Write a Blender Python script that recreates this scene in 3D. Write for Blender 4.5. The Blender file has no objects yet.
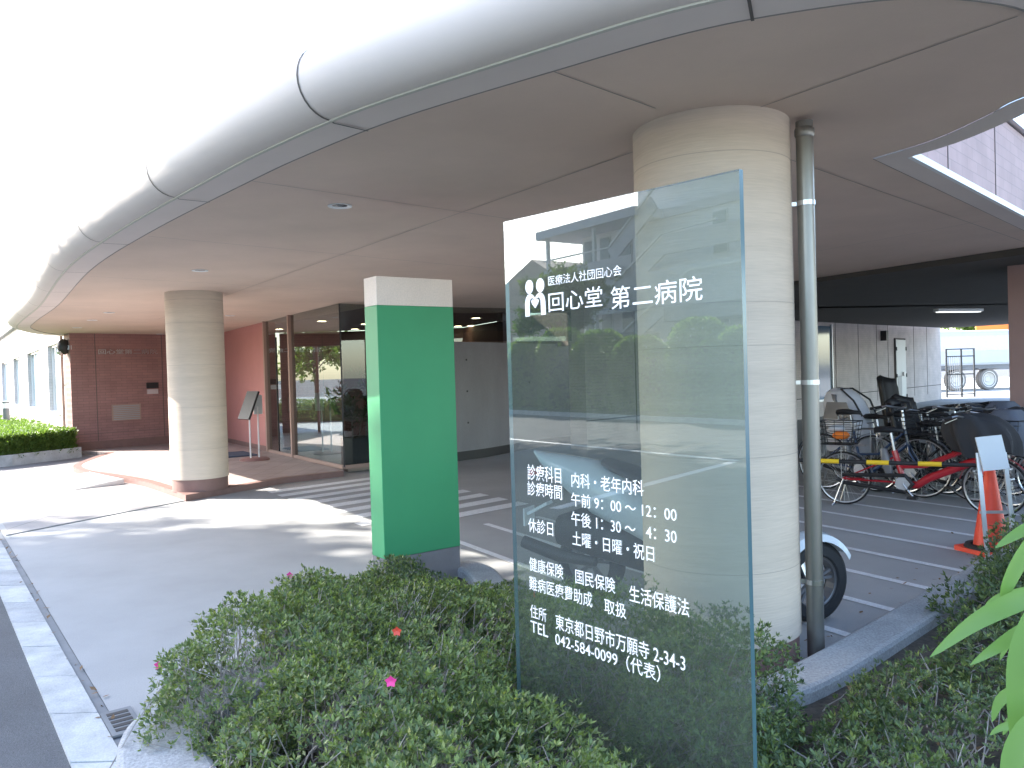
import bpy, math, random
import numpy as np
from mathutils import Vector, Matrix

# ------------------------------------------------------------------ camera, sky, sun, exposure
SC = bpy.context.scene
COL = SC.collection
F, PITCH, ROLL, CAMH = 796.0, .0163, .029, 1.53
fv = Vector((0, math.cos(PITCH), -math.sin(PITCH))); r0 = Vector((1, 0, 0)); u0 = r0.cross(fv)
rv = r0*math.cos(ROLL) - u0*math.sin(ROLL); uv = u0*math.cos(ROLL) + r0*math.sin(ROLL)
cam = bpy.data.cameras.new('camera'); camo = bpy.data.objects.new('camera', cam); COL.objects.link(camo)
M4 = Matrix((rv, uv, -fv)).transposed().to_4x4(); M4.translation = Vector((0, 0, CAMH)); camo.matrix_world = M4
cam.sensor_width = 36; cam.lens = 36*F/1024; cam.clip_end = 1000; cam.clip_start = .05
SC.camera = camo
SUN = Vector((-.97, .20, .69)).normalized()
world = bpy.data.worlds.new('World'); SC.world = world; world.use_nodes = True
wn = world.node_tree; bg = wn.nodes['Background']
sky = wn.nodes.new('ShaderNodeTexSky'); sky.sky_type = 'NISHITA'; sky.sun_disc = False
sky.sun_elevation = math.asin(SUN.z); sky.sun_rotation = math.atan2(SUN.x, SUN.y)
sky.air_density = 1.0; sky.dust_density = 1.2; sky.ozone_density = 1.0
wn.links.new(sky.outputs[0], bg.inputs[0]); bg.inputs[1].default_value = .15
sl = bpy.data.lights.new('sun', 'SUN'); sl.energy = 3.3; sl.angle = math.radians(.53); sl.color = (1, .94, .85)
so = bpy.data.objects.new('sun', sl); COL.objects.link(so); so.rotation_euler = SUN.to_track_quat('Z', 'Y').to_euler(); so.location = SUN*60
SC.view_settings.view_transform = 'Standard'; SC.view_settings.look = 'None'
SC.view_settings.exposure = 2.55; SC.view_settings.gamma = 1
SC.render.engine = 'CYCLES'
SC.cycles.max_bounces = 8; SC.cycles.diffuse_bounces = 5; SC.cycles.transparent_max_bounces = 16
SC.cycles.use_denoising = True

R = random.Random(7)
NR = np.random.RandomState(11)

# ------------------------------------------------------------------ materials
MATS = {}
def mat(name, col, rough=.7, metal=0, var=.0, vscale=3.0, bump=0, bscale=60, stretch=(1, 1, 1), spec=.5, emit=None, estr=0, trans=0, alpha=1, fine=0, coat=0):
    m = bpy.data.materials.new(name); m.use_nodes = True; nt = m.node_tree; b = nt.nodes['Principled BSDF']
    b.inputs['Base Color'].default_value = (*col, 1); b.inputs['Roughness'].default_value = rough
    b.inputs['Metallic'].default_value = metal; b.inputs['Specular IOR Level'].default_value = spec
    if coat: b.inputs['Coat Weight'].default_value = coat
    if emit: b.inputs['Emission Color'].default_value = (*emit, 1); b.inputs['Emission Strength'].default_value = estr
    tc = nt.nodes.new('ShaderNodeTexCoord'); mp = nt.nodes.new('ShaderNodeMapping'); mp.inputs['Scale'].default_value = stretch
    nt.links.new(tc.outputs['Object'], mp.inputs[0])
    if var:
        n = nt.nodes.new('ShaderNodeTexNoise'); n.inputs['Scale'].default_value = vscale; n.inputs['Detail'].default_value = 6; n.inputs['Roughness'].default_value = .62
        nt.links.new(mp.outputs[0], n.inputs['Vector'])
        mr = nt.nodes.new('ShaderNodeMapRange'); mr.inputs['From Min'].default_value = .25; mr.inputs['From Max'].default_value = .75
        mr.inputs['To Min'].default_value = 1-var; mr.inputs['To Max'].default_value = 1+var
        nt.links.new(n.outputs[0], mr.inputs[0])
        src = mr.outputs[0]
        if fine:
            n2 = nt.nodes.new('ShaderNodeTexNoise'); n2.inputs['Scale'].default_value = bscale; n2.inputs['Detail'].default_value = 3
            nt.links.new(mp.outputs[0], n2.inputs['Vector'])
            m2 = nt.nodes.new('ShaderNodeMapRange'); m2.inputs['From Min'].default_value = .3; m2.inputs['From Max'].default_value = .7
            m2.inputs['To Min'].default_value = 1-fine; m2.inputs['To Max'].default_value = 1+fine
            nt.links.new(n2.outputs[0], m2.inputs[0])
            mm = nt.nodes.new('ShaderNodeMath'); mm.operation = 'MULTIPLY'; nt.links.new(src, mm.inputs[0]); nt.links.new(m2.outputs[0], mm.inputs[1]); src = mm.outputs[0]
        mx = nt.nodes.new('ShaderNodeVectorMath'); mx.operation = 'SCALE'; mx.inputs[0].default_value = col
        nt.links.new(src, mx.inputs['Scale']); nt.links.new(mx.outputs[0], b.inputs['Base Color'])
    if bump:
        n = nt.nodes.new('ShaderNodeTexNoise'); n.inputs['Scale'].default_value = bscale; n.inputs['Detail'].default_value = 5
        nt.links.new(mp.outputs[0], n.inputs['Vector'])
        bp = nt.nodes.new('ShaderNodeBump'); bp.inputs['Strength'].default_value = bump; bp.inputs['Distance'].default_value = .01
        nt.links.new(n.outputs[0], bp.inputs['Height']); nt.links.new(bp.outputs[0], b.inputs['Normal'])
    MATS[name] = m; return m

def leafmat(name, c1, c2, rough=.45, trans=.25, c3=None):
    m = bpy.data.materials.new(name); m.use_nodes = True; nt = m.node_tree; b = nt.nodes['Principled BSDF']
    g = nt.nodes.new('ShaderNodeNewGeometry'); rp = nt.nodes.new('ShaderNodeValToRGB')
    rp.color_ramp.elements[0].color = (*c1, 1); rp.color_ramp.elements[1].color = (*c2, 1)
    if c3: e = rp.color_ramp.elements.new(.93); e.color = (*c2, 1); rp.color_ramp.elements[-1].color = (*c3, 1)
    nt.links.new(g.outputs['Random Per Island'], rp.inputs[0]); nt.links.new(rp.outputs[0], b.inputs['Base Color'])
    b.inputs['Roughness'].default_value = rough; b.inputs['Specular IOR Level'].default_value = .4
    tr = nt.nodes.new('ShaderNodeBsdfTranslucent'); ml = nt.nodes.new('ShaderNodeVectorMath'); ml.operation = 'MULTIPLY'; ml.inputs[1].default_value = (1.5, 1.7, .6)
    nt.links.new(rp.outputs[0], ml.inputs[0]); nt.links.new(ml.outputs[0], tr.inputs[0])
    mx = nt.nodes.new('ShaderNodeMixShader'); mx.inputs[0].default_value = trans
    nt.links.new(b.outputs[0], mx.inputs[1]); nt.links.new(tr.outputs[0], mx.inputs[2]); nt.links.new(mx.outputs[0], nt.nodes['Material Output'].inputs[0])
    MATS[name] = m; return m

def glassmat(name, tint, ior=1.5, gain=1.8, haze=0, hazecol=(.5, .6, .6)):
    m = bpy.data.materials.new(name); m.use_nodes = True; nt = m.node_tree; nt.nodes.remove(nt.nodes['Principled BSDF'])
    t = nt.nodes.new('ShaderNodeBsdfTransparent'); t.inputs[0].default_value = (*tint, 1)
    gl = nt.nodes.new('ShaderNodeBsdfGlossy'); gl.inputs['Roughness'].default_value = .0; gl.inputs[0].default_value = (.95, 1, 1, 1)
    fr = nt.nodes.new('ShaderNodeFresnel'); fr.inputs[0].default_value = ior
    ge = nt.nodes.new('ShaderNodeNewGeometry'); inv = nt.nodes.new('ShaderNodeMath'); inv.operation = 'SUBTRACT'; inv.inputs[0].default_value = gain
    sc = nt.nodes.new('ShaderNodeMath'); sc.operation = 'MULTIPLY'; sc.inputs[1].default_value = gain; nt.links.new(ge.outputs['Backfacing'], sc.inputs[0]); nt.links.new(sc.outputs[0], inv.inputs[1])
    mu = nt.nodes.new('ShaderNodeMath'); mu.operation = 'MULTIPLY'; mu.use_clamp = True; nt.links.new(fr.outputs[0], mu.inputs[0]); nt.links.new(inv.outputs[0], mu.inputs[1])
    base = t.outputs[0]
    if haze:
        df = nt.nodes.new('ShaderNodeBsdfDiffuse'); df.inputs[0].default_value = (*hazecol, 1)
        hm = nt.nodes.new('ShaderNodeMixShader'); hm.inputs[0].default_value = haze; nt.links.new(base, hm.inputs[1]); nt.links.new(df.outputs[0], hm.inputs[2]); base = hm.outputs[0]
    mx = nt.nodes.new('ShaderNodeMixShader'); nt.links.new(mu.outputs[0], mx.inputs[0]); nt.links.new(base, mx.inputs[1]); nt.links.new(gl.outputs[0], mx.inputs[2])
    nt.links.new(mx.outputs[0], nt.nodes['Material Output'].inputs[0])
    MATS[name] = m; return m

def tilemat(name, c1, c2, mortar, w, h, msize=.004, rough=.7, offset=.5, bump=.3, axes=None):
    """brick texture laid on object X (length) and Z or Y"""
    m = bpy.data.materials.new(name); m.use_nodes = True; nt = m.node_tree; b = nt.nodes['Principled BSDF']
    tc = nt.nodes.new('ShaderNodeTexCoord'); src = tc.outputs['Object']
    if axes == 'XZ':
        sp = nt.nodes.new('ShaderNodeSeparateXYZ'); cb = nt.nodes.new('ShaderNodeCombineXYZ')
        nt.links.new(src, sp.inputs[0]); nt.links.new(sp.outputs[0], cb.inputs[0]); nt.links.new(sp.outputs[2], cb.inputs[1]); src = cb.outputs[0]
    br = nt.nodes.new('ShaderNodeTexBrick'); br.offset = offset
    br.inputs['Color1'].default_value = (*c1, 1); br.inputs['Color2'].default_value = (*c2, 1); br.inputs['Mortar'].default_value = (*mortar, 1)
    br.inputs['Scale'].default_value = 1; br.inputs['Brick Width'].default_value = w; br.inputs['Row Height'].default_value = h; br.inputs['Mortar Size'].default_value = msize
    nt.links.new(src, br.inputs['Vector'])
    no = nt.nodes.new('ShaderNodeTexNoise'); no.inputs['Scale'].default_value = 2.2; no.inputs['Detail'].default_value = 7; nt.links.new(tc.outputs['Object'], no.inputs['Vector'])
    mr = nt.nodes.new('ShaderNodeMapRange'); mr.inputs['From Min'].default_value = .3; mr.inputs['From Max'].default_value = .7; mr.inputs['To Min'].default_value = .86; mr.inputs['To Max'].default_value = 1.12
    nt.links.new(no.outputs[0], mr.inputs[0])
    sc = nt.nodes.new('ShaderNodeVectorMath'); sc.operation = 'SCALE'; nt.links.new(br.outputs[0], sc.inputs[0]); nt.links.new(mr.outputs[0], sc.inputs['Scale'])
    nt.links.new(sc.outputs[0], b.inputs['Base Color']); b.inputs['Roughness'].default_value = rough
    bp = nt.nodes.new('ShaderNodeBump'); bp.inputs['Strength'].default_value = bump; bp.inputs['Distance'].default_value = .004; bp.invert = True
    nt.links.new(br.outputs['Fac'], bp.inputs['Height']); nt.links.new(bp.outputs[0], b.inputs['Normal'])
    MATS[name] = m; return m

mat('asphalt', (.105, .108, .115), .9, var=.18, vscale=1.5, bump=.5, bscale=220, fine=.35)
mat('asphalt_old', (.12, .12, .125), .9, var=.2, vscale=.8, bump=.4, bscale=200, fine=.3)
mat('driveconc', (.35, .352, .35), .8, var=.14, vscale=.9, bump=.12, bscale=150, stretch=(1, 1, 1), fine=.09)
mat('kerb', (.47, .48, .48), .85, var=.30, vscale=4.5, bump=.3, bscale=120, fine=.1)
mat('kerbstain', (.38, .39, .40), .85, var=.3, vscale=5, bump=.3, bscale=120, fine=.12)
mat('kerbgrey', (.37, .37, .37), .9, var=.16, vscale=5, bump=.5, bscale=90, fine=.22)
mat('drain', (.20, .21, .22), .8, var=.15, vscale=6)
mat('paintwhite', (.72, .73, .74), .65, var=.12, vscale=12, fine=.12, bscale=80)
mat('soil', (.085, .07, .055), .95, var=.35, vscale=9, bump=.8, bscale=50, fine=.3)
mat('soffit', (.62, .49, .41), .75, var=.12, vscale=.7, bump=.12, bscale=350, fine=.04)
mat('strip', (.68, .60, .56), .7, var=.06, vscale=1.2)
mat('fascia', (.62, .56, .52), .6, var=.06, vscale=1.0, spec=.5)
mat('gapline', (.27, .25, .235), .8)
mat('joint', (.10, .09, .085), .8)
mat('sealant', (.50, .49, .43), .7)
mat('rooftop', (.3, .3, .3), .9)
mat('column_paint', (.57, .475, .385), .8, var=.09, vscale=1.3, bump=.22, bscale=16, stretch=(.5, .5, 9), fine=.05)
mat('colseam', (.44, .37, .31), .9)
mat('bandred', (.20, .115, .10), .6, var=.12, vscale=8)
mat('brickred', (.29, .155, .14), .6)
tilemat('tilewall_red', (.31, .165, .15), (.27, .145, .135), (.20, .115, .105), .227, .06, .004, axes='XZ')
tilemat('tilewall_pink', (.40, .275, .27), (.37, .255, .25), (.30, .22, .22), .30, .10, .004, axes='XZ')
tilemat('tilewall_white', (.62, .56, .55), (.59, .54, .53), (.48, .44, .43), .30, .075, .005, axes='XZ')
tilemat('tilewall_garage', (.50, .43, .41), (.47, .41, .39), (.40, .35, .33), .227, .06, .004, axes='XZ')
mat('pierpaint', (.34, .22, .20), .7, var=.08, vscale=2)
mat('salmon', (.46, .20, .185), .7, var=.06, vscale=2)
mat('slabtile', (.30, .24, .225), .7, var=.2, vscale=4, bump=.2, bscale=80, fine=.12)
tilemat('paver', (.27, .26, .26), (.25, .24, .24), (.14, .135, .13), .9, .9, .008, offset=0, bump=.2)
tilemat('slabpaver', (.36, .29, .27), (.33, .27, .26), (.22, .19, .18), .3, .3, .005, offset=0, bump=.3)
mat('conc', (.27, .26, .265), .8, var=.14, vscale=1.7, bump=.15, bscale=60, stretch=(1, 1, .5), fine=.04)
mat('conc_hole', (.05, .05, .05), .9)
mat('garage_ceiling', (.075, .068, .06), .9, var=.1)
mat('green', (.042, .30, .125), .55, var=.07, vscale=1.6, bump=.05, bscale=200)
mat('pylonwhite', (.80, .67, .58), .7, var=.05, vscale=4, fine=.06, bscale=90)
mat('pylongrey', (.22, .21, .21), .8, var=.12, vscale=5, bump=.2, bscale=90)
mat('galv', (.24, .235, .22), .36, metal=.75, var=.28, vscale=3, stretch=(1, 1, .3))
mat('steel', (.55, .56, .58), .28, metal=1)
mat('alu', (.60, .61, .63), .4, metal=.7)
mat('whitep', (.78, .79, .80), .45)
mat('whiteletter', (.95, .95, .95), .6, emit=None)
mat('black', (.018, .018, .02), .5)
mat('rubber', (.022, .022, .024), .8, bump=.3, bscale=200)
mat('blackfab', (.028, .028, .032), .85, bump=.3, bscale=90)
mat('bluegrey', (.10, .115, .15), .8, var=.15, vscale=8, bump=.4, bscale=30)
mat('rain', (.55, .56, .60), .35, var=.08, vscale=8, coat=.3)
mat('vinyl', (.14, .13, .13), .2)
mat('redframe', (.42, .012, .022), .3, coat=.5)
mat('bluefr', (.02, .05, .12), .3, coat=.4)
mat('greyfr', (.16, .16, .17), .35, coat=.4)
mat('pink', (.70, .10, .35), .6)
mat('orange', (.85, .22, .03), .6)
mat('cone', (.80, .07, .03), .5, var=.1, vscale=9)
mat('yellow', (.85, .55, .02), .5)
mat('planterblue', (.06, .07, .09), .45)
mat('lobbyfloor', (.28, .22, .18), .35, var=.1)
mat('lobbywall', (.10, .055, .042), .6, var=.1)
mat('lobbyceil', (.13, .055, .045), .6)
mat('brown', (.33, .22, .18), .6)
mat('lampwarm', (1, .9, .7), .5, emit=(1, .80, .5), estr=9)
mat('lampoff', (.45, .47, .5), .15, metal=.6)
mat('tubelit', (1, 1, 1), .5, emit=(.95, 1, .98), estr=.22)
mat('winglass', (.10, .16, .22), .08, spec=.9)
mat('curtain', (.55, .62, .72), .7, var=.1, stretch=(6, 6, .2))
mat('doorp', (.62, .62, .60), .5)
mat('louver', (.30, .30, .30), .5)
mat('trucktyre', (.22, .20, .18), .8)
mat('truckw', (.50, .52, .54), .45, var=.05)
mat('rimcream', (.70, .66, .58), .5)
mat('grass', (.06, .11, .02), .9, var=.3, vscale=6, bump=1, bscale=30)
mat('bldg', (.60, .60, .66), .8, var=.06, vscale=.8)
mat('bldglight', (.80, .80, .82), .8, var=.05)
mat('bldgdark', (.35, .35, .40), .8)
mat('beige', (.50, .43, .36), .8, var=.08)
mat('bark', (.13, .105, .085), .9, var=.3, vscale=12, bump=.8, bscale=30)
mat('twig', (.34, .30, .275), .9, var=.25, vscale=20)
mat('petal', (.85, .06, .30), .5)
mat('petalred', (.75, .08, .05), .5)
mat('paper', (.62, .66, .70), .6, var=.05)
mat('matblue', (.05, .07, .12), .9)
mat('scooter', (.62, .68, .73), .22, coat=.6)
mat('bulbs', (.9, .9, .9), .3)
leafmat('azalea', (.10, .14, .055), (.21, .27, .09), .42, .28, (.32, .31, .10))
leafmat('azaleadark', (.065, .10, .05), (.14, .19, .08), .45, .22)
leafmat('hedgeleaf', (.07, .12, .025), (.15, .22, .05), .5, .35)
leafmat('treeleaf', (.06, .11, .03), (.13, .20, .05), .5, .35)
leafmat('shrubleaf', (.09, .16, .04), (.19, .29, .07), .5, .45)
leafmat('bigleaf', (.12, .23, .07), (.18, .31, .10), .35, .35)
leafmat('houseplant', (.03, .06, .02), (.10, .13, .05), .45, .15)
glassmat('signglass', (.70, .77, .75), 1.5, 2.8, haze=.05, hazecol=(.55, .60, .56))
mat('glassedge', (.07, .14, .16), .2, spec=.8, emit=None)
glassmat('lobbyglass', (.62, .65, .64), 1.5, 2.0)
glassmat('clearvinyl', (.75, .75, .78), 1.45, 2.0, haze=.35, hazecol=(.5, .5, .53))

# ------------------------------------------------------------------ helpers
class MB:
    def __init__(s): s.v = []; s.f = []; s.mi = []; s.cur = 0
    def add(s, vs, fs):
        n = len(s.v); s.v += [tuple(v) for v in vs]; s.f += [tuple(i+n for i in f) for f in fs]; s.mi += [s.cur]*len(fs); return s
    def box(s, c, d, rz=0, M=None):
        x, y, z = d[0]/2, d[1]/2, d[2]/2
        vs = [Vector((a*x, b*y, e*z)) for a in (-1, 1) for b in (-1, 1) for e in (-1, 1)]
        if M is not None: vs = [M @ v for v in vs]
        elif rz: m = Matrix.Rotation(rz, 3, 'Z'); vs = [m @ v for v in vs]
        vs = [v+Vector(c) for v in vs]
        return s.add(vs, [(0, 1, 3, 2), (4, 6, 7, 5), (0, 4, 5, 1), (2, 3, 7, 6), (0, 2, 6, 4), (1, 5, 7, 3)])
    def bar(s, a, b, w, h):
        a = Vector(a); b = Vector(b); d = b-a; q = d.to_track_quat('X', 'Z').to_matrix()
        return s.box((a+b)/2, (d.length, w, h), M=q)
    def tube(s, pts, r, n=8, cap=True):
        pts = [Vector(p) for p in pts]; rs = r if isinstance(r, (list, tuple)) else [r]*len(pts)
        vs = []; fs = []; ref = None
        for i, p in enumerate(pts):
            t = (pts[min(i+1, len(pts)-1)]-pts[max(i-1, 0)])
            if t.length < 1e-9: t = Vector((0, 0, 1))
            t.normalize()
            if ref is None: ref = Vector((0, 0, 1)) if abs(t.z) < .9 else Vector((1, 0, 0))
            a = t.cross(ref)
            if a.length < 1e-5: a = t.cross(Vector((.3, 1, .2)))
            a.normalize(); b = a.cross(t); ref = -b if False else b*1.0
            ref = b
            # keep frame: use b as next reference
            for k in range(n):
                an = 2*math.pi*k/n; vs.append(p+(a*math.cos(an)+b*math.sin(an))*rs[i])
        for i in range(len(pts)-1):
            for k in range(n): fs.append((i*n+k, i*n+(k+1) % n, (i+1)*n+(k+1) % n, (i+1)*n+k))
        if cap: fs.append(tuple(range(n-1, -1, -1))); fs.append(tuple((len(pts)-1)*n+k for k in range(n)))
        return s.add(vs, fs)
    def lathe(s, prof, c=(0, 0, 0), n=32, axis='Z', cap=False):
        vs = []; fs = []
        for (r, z) in prof:
            for k in range(n):
                a = 2*math.pi*k/n
                if axis == 'Z': v = (c[0]+r*math.cos(a), c[1]+r*math.sin(a), c[2]+z)
                elif axis == 'Y': v = (c[0]+r*math.cos(a), c[1]+z, c[2]+r*math.sin(a))
                else: v = (c[0]+z, c[1]+r*math.cos(a), c[2]+r*math.sin(a))
                vs.append(v)
        for i in range(len(prof)-1):
            for k in range(n): fs.append((i*n+k, i*n+(k+1) % n, (i+1)*n+(k+1) % n, (i+1)*n+k))
        if cap: fs.append(tuple(range(n-1, -1, -1))); fs.append(tuple((len(prof)-1)*n+k for k in range(n)))
        return s.add(vs, fs)
    def prism(s, poly, z0, z1):
        n = len(poly); a = sum(poly[i][0]*poly[(i+1) % n][1]-poly[(i+1) % n][0]*poly[i][1] for i in range(n))
        if a < 0: poly = poly[::-1]
        vs = [(p[0], p[1], z0) for p in poly]+[(p[0], p[1], z1) for p in poly]
        fs = [tuple(range(n-1, -1, -1)), tuple(range(n, 2*n))]+[(i, (i+1) % n, n+(i+1) % n, n+i) for i in range(n)]
        return s.add(vs, fs)
    def sheet(s, poly, z):
        n = len(poly); a = sum(poly[i][0]*poly[(i+1) % n][1]-poly[(i+1) % n][0]*poly[i][1] for i in range(n))
        if a < 0: poly = poly[::-1]
        return s.add([(p[0], p[1], z) for p in poly], [tuple(range(n))])
    def build(s, name, m, parent=None, smooth=False, bevel=0):
        me = bpy.data.meshes.new(name); me.from_pydata(s.v, [], s.f)
        ms = m if isinstance(m, (list, tuple)) else [m]
        for x in ms: me.materials.append(MATS[x])
        if len(ms) > 1: me.polygons.foreach_set('material_index', s.mi)
        if smooth:
            me.polygons.foreach_set('use_smooth', [True]*len(me.polygons)); me.set_sharp_from_angle(angle=math.radians(40))
        me.update()
        o = bpy.data.objects.new(name, me); COL.objects.link(o)
        if parent: o.parent = parent
        if bevel:
            b = o.modifiers.new('bevel', 'BEVEL'); b.width = bevel; b.segments = 2; b.limit_method = 'ANGLE'; b.angle_limit = math.radians(50)
        return o

def tag(o, label=None, cat=None, group=None, kind=None):
    if label: o['label'] = label
    if cat: o['category'] = cat
    if group: o['group'] = group
    if kind: o['kind'] = kind
    return o
def thing(name, label, cat, loc=(0, 0, 0), rz=0, group=None):
    o = bpy.data.objects.new(name, None); COL.objects.link(o); o.empty_display_size = .2
    o.location = loc; o.rotation_euler = (0, 0, rz); return tag(o, label, cat, group)
def local(o, p):
    """world point -> the thing's local frame (things only turn about z)"""
    x, y = p[0]-o.location.x, p[1]-o.location.y; a = -o.rotation_euler.z
    return (x*math.cos(a)-y*math.sin(a), x*math.sin(a)+y*math.cos(a))+((p[2]-o.location.z,) if len(p) > 2 else ())
def offset_line(pts, off):
    out = []
    for i, p in enumerate(pts):
        p = Vector(p); t = Vector((0, 0))
        if i > 0: t += (p-Vector(pts[i-1])).normalized()
        if i < len(pts)-1: t += (Vector(pts[i+1])-p).normalized()
        t.normalize(); n = Vector((-t.y, t.x)); k = 1
        if 0 < i < len(pts)-1:
            d = (Vector(pts[i+1])-p).normalized(); c = max(.5, n.dot(Vector((-d.y, d.x)))); k = 1/c
        out.append((p.x+n.x*off*k, p.y+n.y*off*k))
    return out
def smooth_line(pts, sub=6):
    P = [Vector(p) for p in pts]; out = []
    for i in range(len(P)-1):
        a = P[max(i-1, 0)]; b = P[i]; c = P[i+1]; d = P[min(i+2, len(P)-1)]
        for k in range(sub):
            t = k/sub
            out.append(.5*((2*b)+(c-a)*t+(2*a-5*b+4*c-d)*t*t+(3*b-a-3*c+d)*t**3))
    out.append(P[-1]); return [tuple(p) for p in out]
def strip_prism(mb, pts, w, z0, z1):
    L = offset_line(pts, w/2); Rr = offset_line(pts, -w/2)
    for i in range(len(pts)-1): pass
    n = len(pts); vs = []
    for a, b in zip(L, Rr): vs += [(a[0], a[1], z0), (b[0], b[1], z0), (b[0], b[1], z1), (a[0], a[1], z1)]
    fs = [(3, 2, 1, 0)]
    fs = []
    for i in range(n-1):
        q = i*4
        for k in range(4): fs.append((q+k, q+4+k, q+4+(k+1) % 4, q+(k+1) % 4))
    fs.append((0, 1, 2, 3)); e = (n-1)*4; fs.append((e+3, e+2, e+1, e)); mb.add(vs, fs)

A = Vector((.555, -.832)); B = Vector((.72, .694))      # the two building directions in plan
Kd = Vector((.6, -.8))                                  # kerb direction
def ang(v): return math.atan2(v[1], v[0])

# ------------------------------------------------------------------ ground, road, drive, paving
def struct(name, mb, m, **k): return tag(mb.build(name, m, **k), kind='structure')
m = MB(); m.sheet([(-400, -400), (400, -400), (400, 400), (-400, 400)], -.03); struct('ground', m, 'asphalt_old')
def kl(x0, y0, t): return (x0+Kd.x*t, y0+Kd.y*t)
ko = (-3.62, 5.58); ki = (-3.40, 5.58)
# road between the two kerbs
D2 = Vector((.72, -.694)); N2 = Vector((-.694, -.72)); K0 = Vector((-20.4, 2.93))
def fp(s_, off): p = K0+D2*s_+N2*off; return (p.x, p.y)
m = MB(); m.sheet([kl(*ko, -60), kl(*ko, 60), fp(60, 0), fp(-60, 0)], -.012); struct('road', m, 'asphalt')
# kerb stones of the drive
m = MB(); k = -42
while k < 24:
    a = kl(*ko, k*.6); b = kl(*ko, k*.6+.588); a2 = kl(*ki, k*.6); b2 = kl(*ki, k*.6+.588)
    hz = .004+R.uniform(-.002, .002); m.cur = 1 if R.random() < .4 else 0
    m.prism([a, b, b2, a2], -.1, hz); k += 1
struct('kerb', m, ['kerb', 'kerbstain'])
m = MB(); m.sheet([kl(*ki, -25), kl(*ki, 15), kl(ki[0]+.05, ki[1]+.01, 15), kl(ki[0]+.05, ki[1]+.01, -25)], -.006); struct('gutter', m, 'drain')
# main drive sheet
dr = [kl(ki[0]+.05, ki[1]+.01, -40), kl(ki[0]+.05, ki[1]+.01, 15), (30, -20), (60, 20), (60, 60), (-20, 60)]
m = MB(); m.sheet(dr, 0.0); struct('drive', m, 'driveconc')
# light paved footpath beyond the drive
path = [(-5.18, 8.12), (-4.62, 9.3), (-4.13, 10.25), (-3.9, 11.5), (-2, 14), (-9, 20), (-28, 44), (-40, 60), kl(-5.18, 8.12, -60)]
m = MB(); m.sheet(path, .006); o = struct('pavement', m, 'paver')
m = MB(); strip_prism(m, [(-5.2, 8.10), (-4.62, 9.27), (-4.12, 10.22)], .03, -.01, .010); struct('pavement_edge', m, 'drain')
# raised brown tiled entrance slab
curve = smooth_line([(-4.17, 10.15), (-5.35, 11.6), (-6.3, 12.5), (-7.1, 13.2), (-7.75, 14.1), (-8.1, 15.2), (-8.4, 16.6)], 6)
slab = [(-2.55, 11.75), (-2.9, 11.72)] + [(-4.17, 10.15)] + curve[1:] + [(-9.4, 17.0), (-7.2, 19.2), (-4.8, 15.2), (-2.6, 12.3), (-.9, 14.3), (-.2, 14.3)]
slab = [(-2.62, 12.2), (-3.35, 11.6)] + curve + [(-9.45, 17.1), (-7.2, 19.2), (-4.9, 15.8)]
m = MB(); m.prism(slab, 0, .08); struct('entrance_slab', m, 'slabpaver')
m = MB(); strip_prism(m, [(-2.64, 12.14), (-3.36, 11.55)]+curve, .13, 0, .083); struct('slab_edge', m, 'bandred')
# crosswalk stripes: parallel to direction B, stacked along A
m = MB(); n_ = 0
cw0 = Vector((-3.35, 10.72))
for i in range(9):
    o_ = cw0+A*(i*.43)
    w = A*.22; l = B*(2.05 if i > 0 else 1.7)
    m.sheet([tuple(o_), tuple(o_+l), tuple(o_+l+w), tuple(o_+w)], .004)
struct('crosswalk', m, 'paintwhite')
# bicycle bay lines, running in direction (.52,-.857)
Pd = Vector((.515, -.857)); Pn = Vector((.857, .515))
m = MB()
for i in range(-1, 22):
    n0 = 3.85+i*.605
    a = Pn*n0+Pd*(-2.75-.0*i); b = Pn*n0+Pd*(-7.0)
    w = Pn*.035
    m.sheet([tuple(a-w), tuple(a+w), tuple(b+w), tuple(b-w)], .004)
struct('parking_lines', m, 'paintwhite')
# road markings that show in the glass
m = MB(); strip = [(-22, 12.9), (-10.15, 1.22)]; strip_prism(m, strip, .14, -.011, -.007); strip_prism(m, [(-10.0, 1.30), (-5.75, 3.62)], .14, -.011, -.006)
struct('road_marking', m, 'paintwhite')
# small steel access covers and grates
m = MB(); c = Vector((-7.35, 12.0)); u_ = Vector((-.7, .1))
cov = [(-7.75, 12.45), (-6.85, 12.55), (-6.30, 11.65), (-7.15, 11.5)]
m.prism(cov, 0, .010)
gratebars = m.build('grate_plate', 'drain'); tag(gratebars, 'square grey cover plate set in the sunlit pavement beside the ramp', 'access cover')
t = thing('drain_grate', 'small dark slotted drain grate at the rounded planter kerb corner', 'drain grate', (-1.80, 3.56, 0), ang(Kd))
m = MB(); m.box((0, 0, .004), (.30, .13, .010)); m.build('grate_frame', 'drain', t)
m = MB()
for i in range(5): m.box((-.1+i*.05, 0, .0095), (.03, .09, .003))
m.build('slot', 'black', t)
m = MB(); rp = [(-6.05, 12.15), (-6.95, 12.95), (-7.15, 12.75), (-6.9, 12.3), (-6.35, 11.72)]
m.add([(-5.85, 11.9, .085), (-6.95, 13.0, .085), (-7.4, 12.55, .009), (-6.35, 11.35, .009), (-5.85, 11.9, .006), (-6.95, 13.0, .006)], [(0, 1, 2, 3), (0, 3, 4), (1, 5, 2), (0, 4, 5, 1), (2, 5, 4, 3)])
tag(m.build('kerb_ramp', 'alu'), 'pale wedge ramp laid against the curved entrance step', 'ramp')

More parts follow.
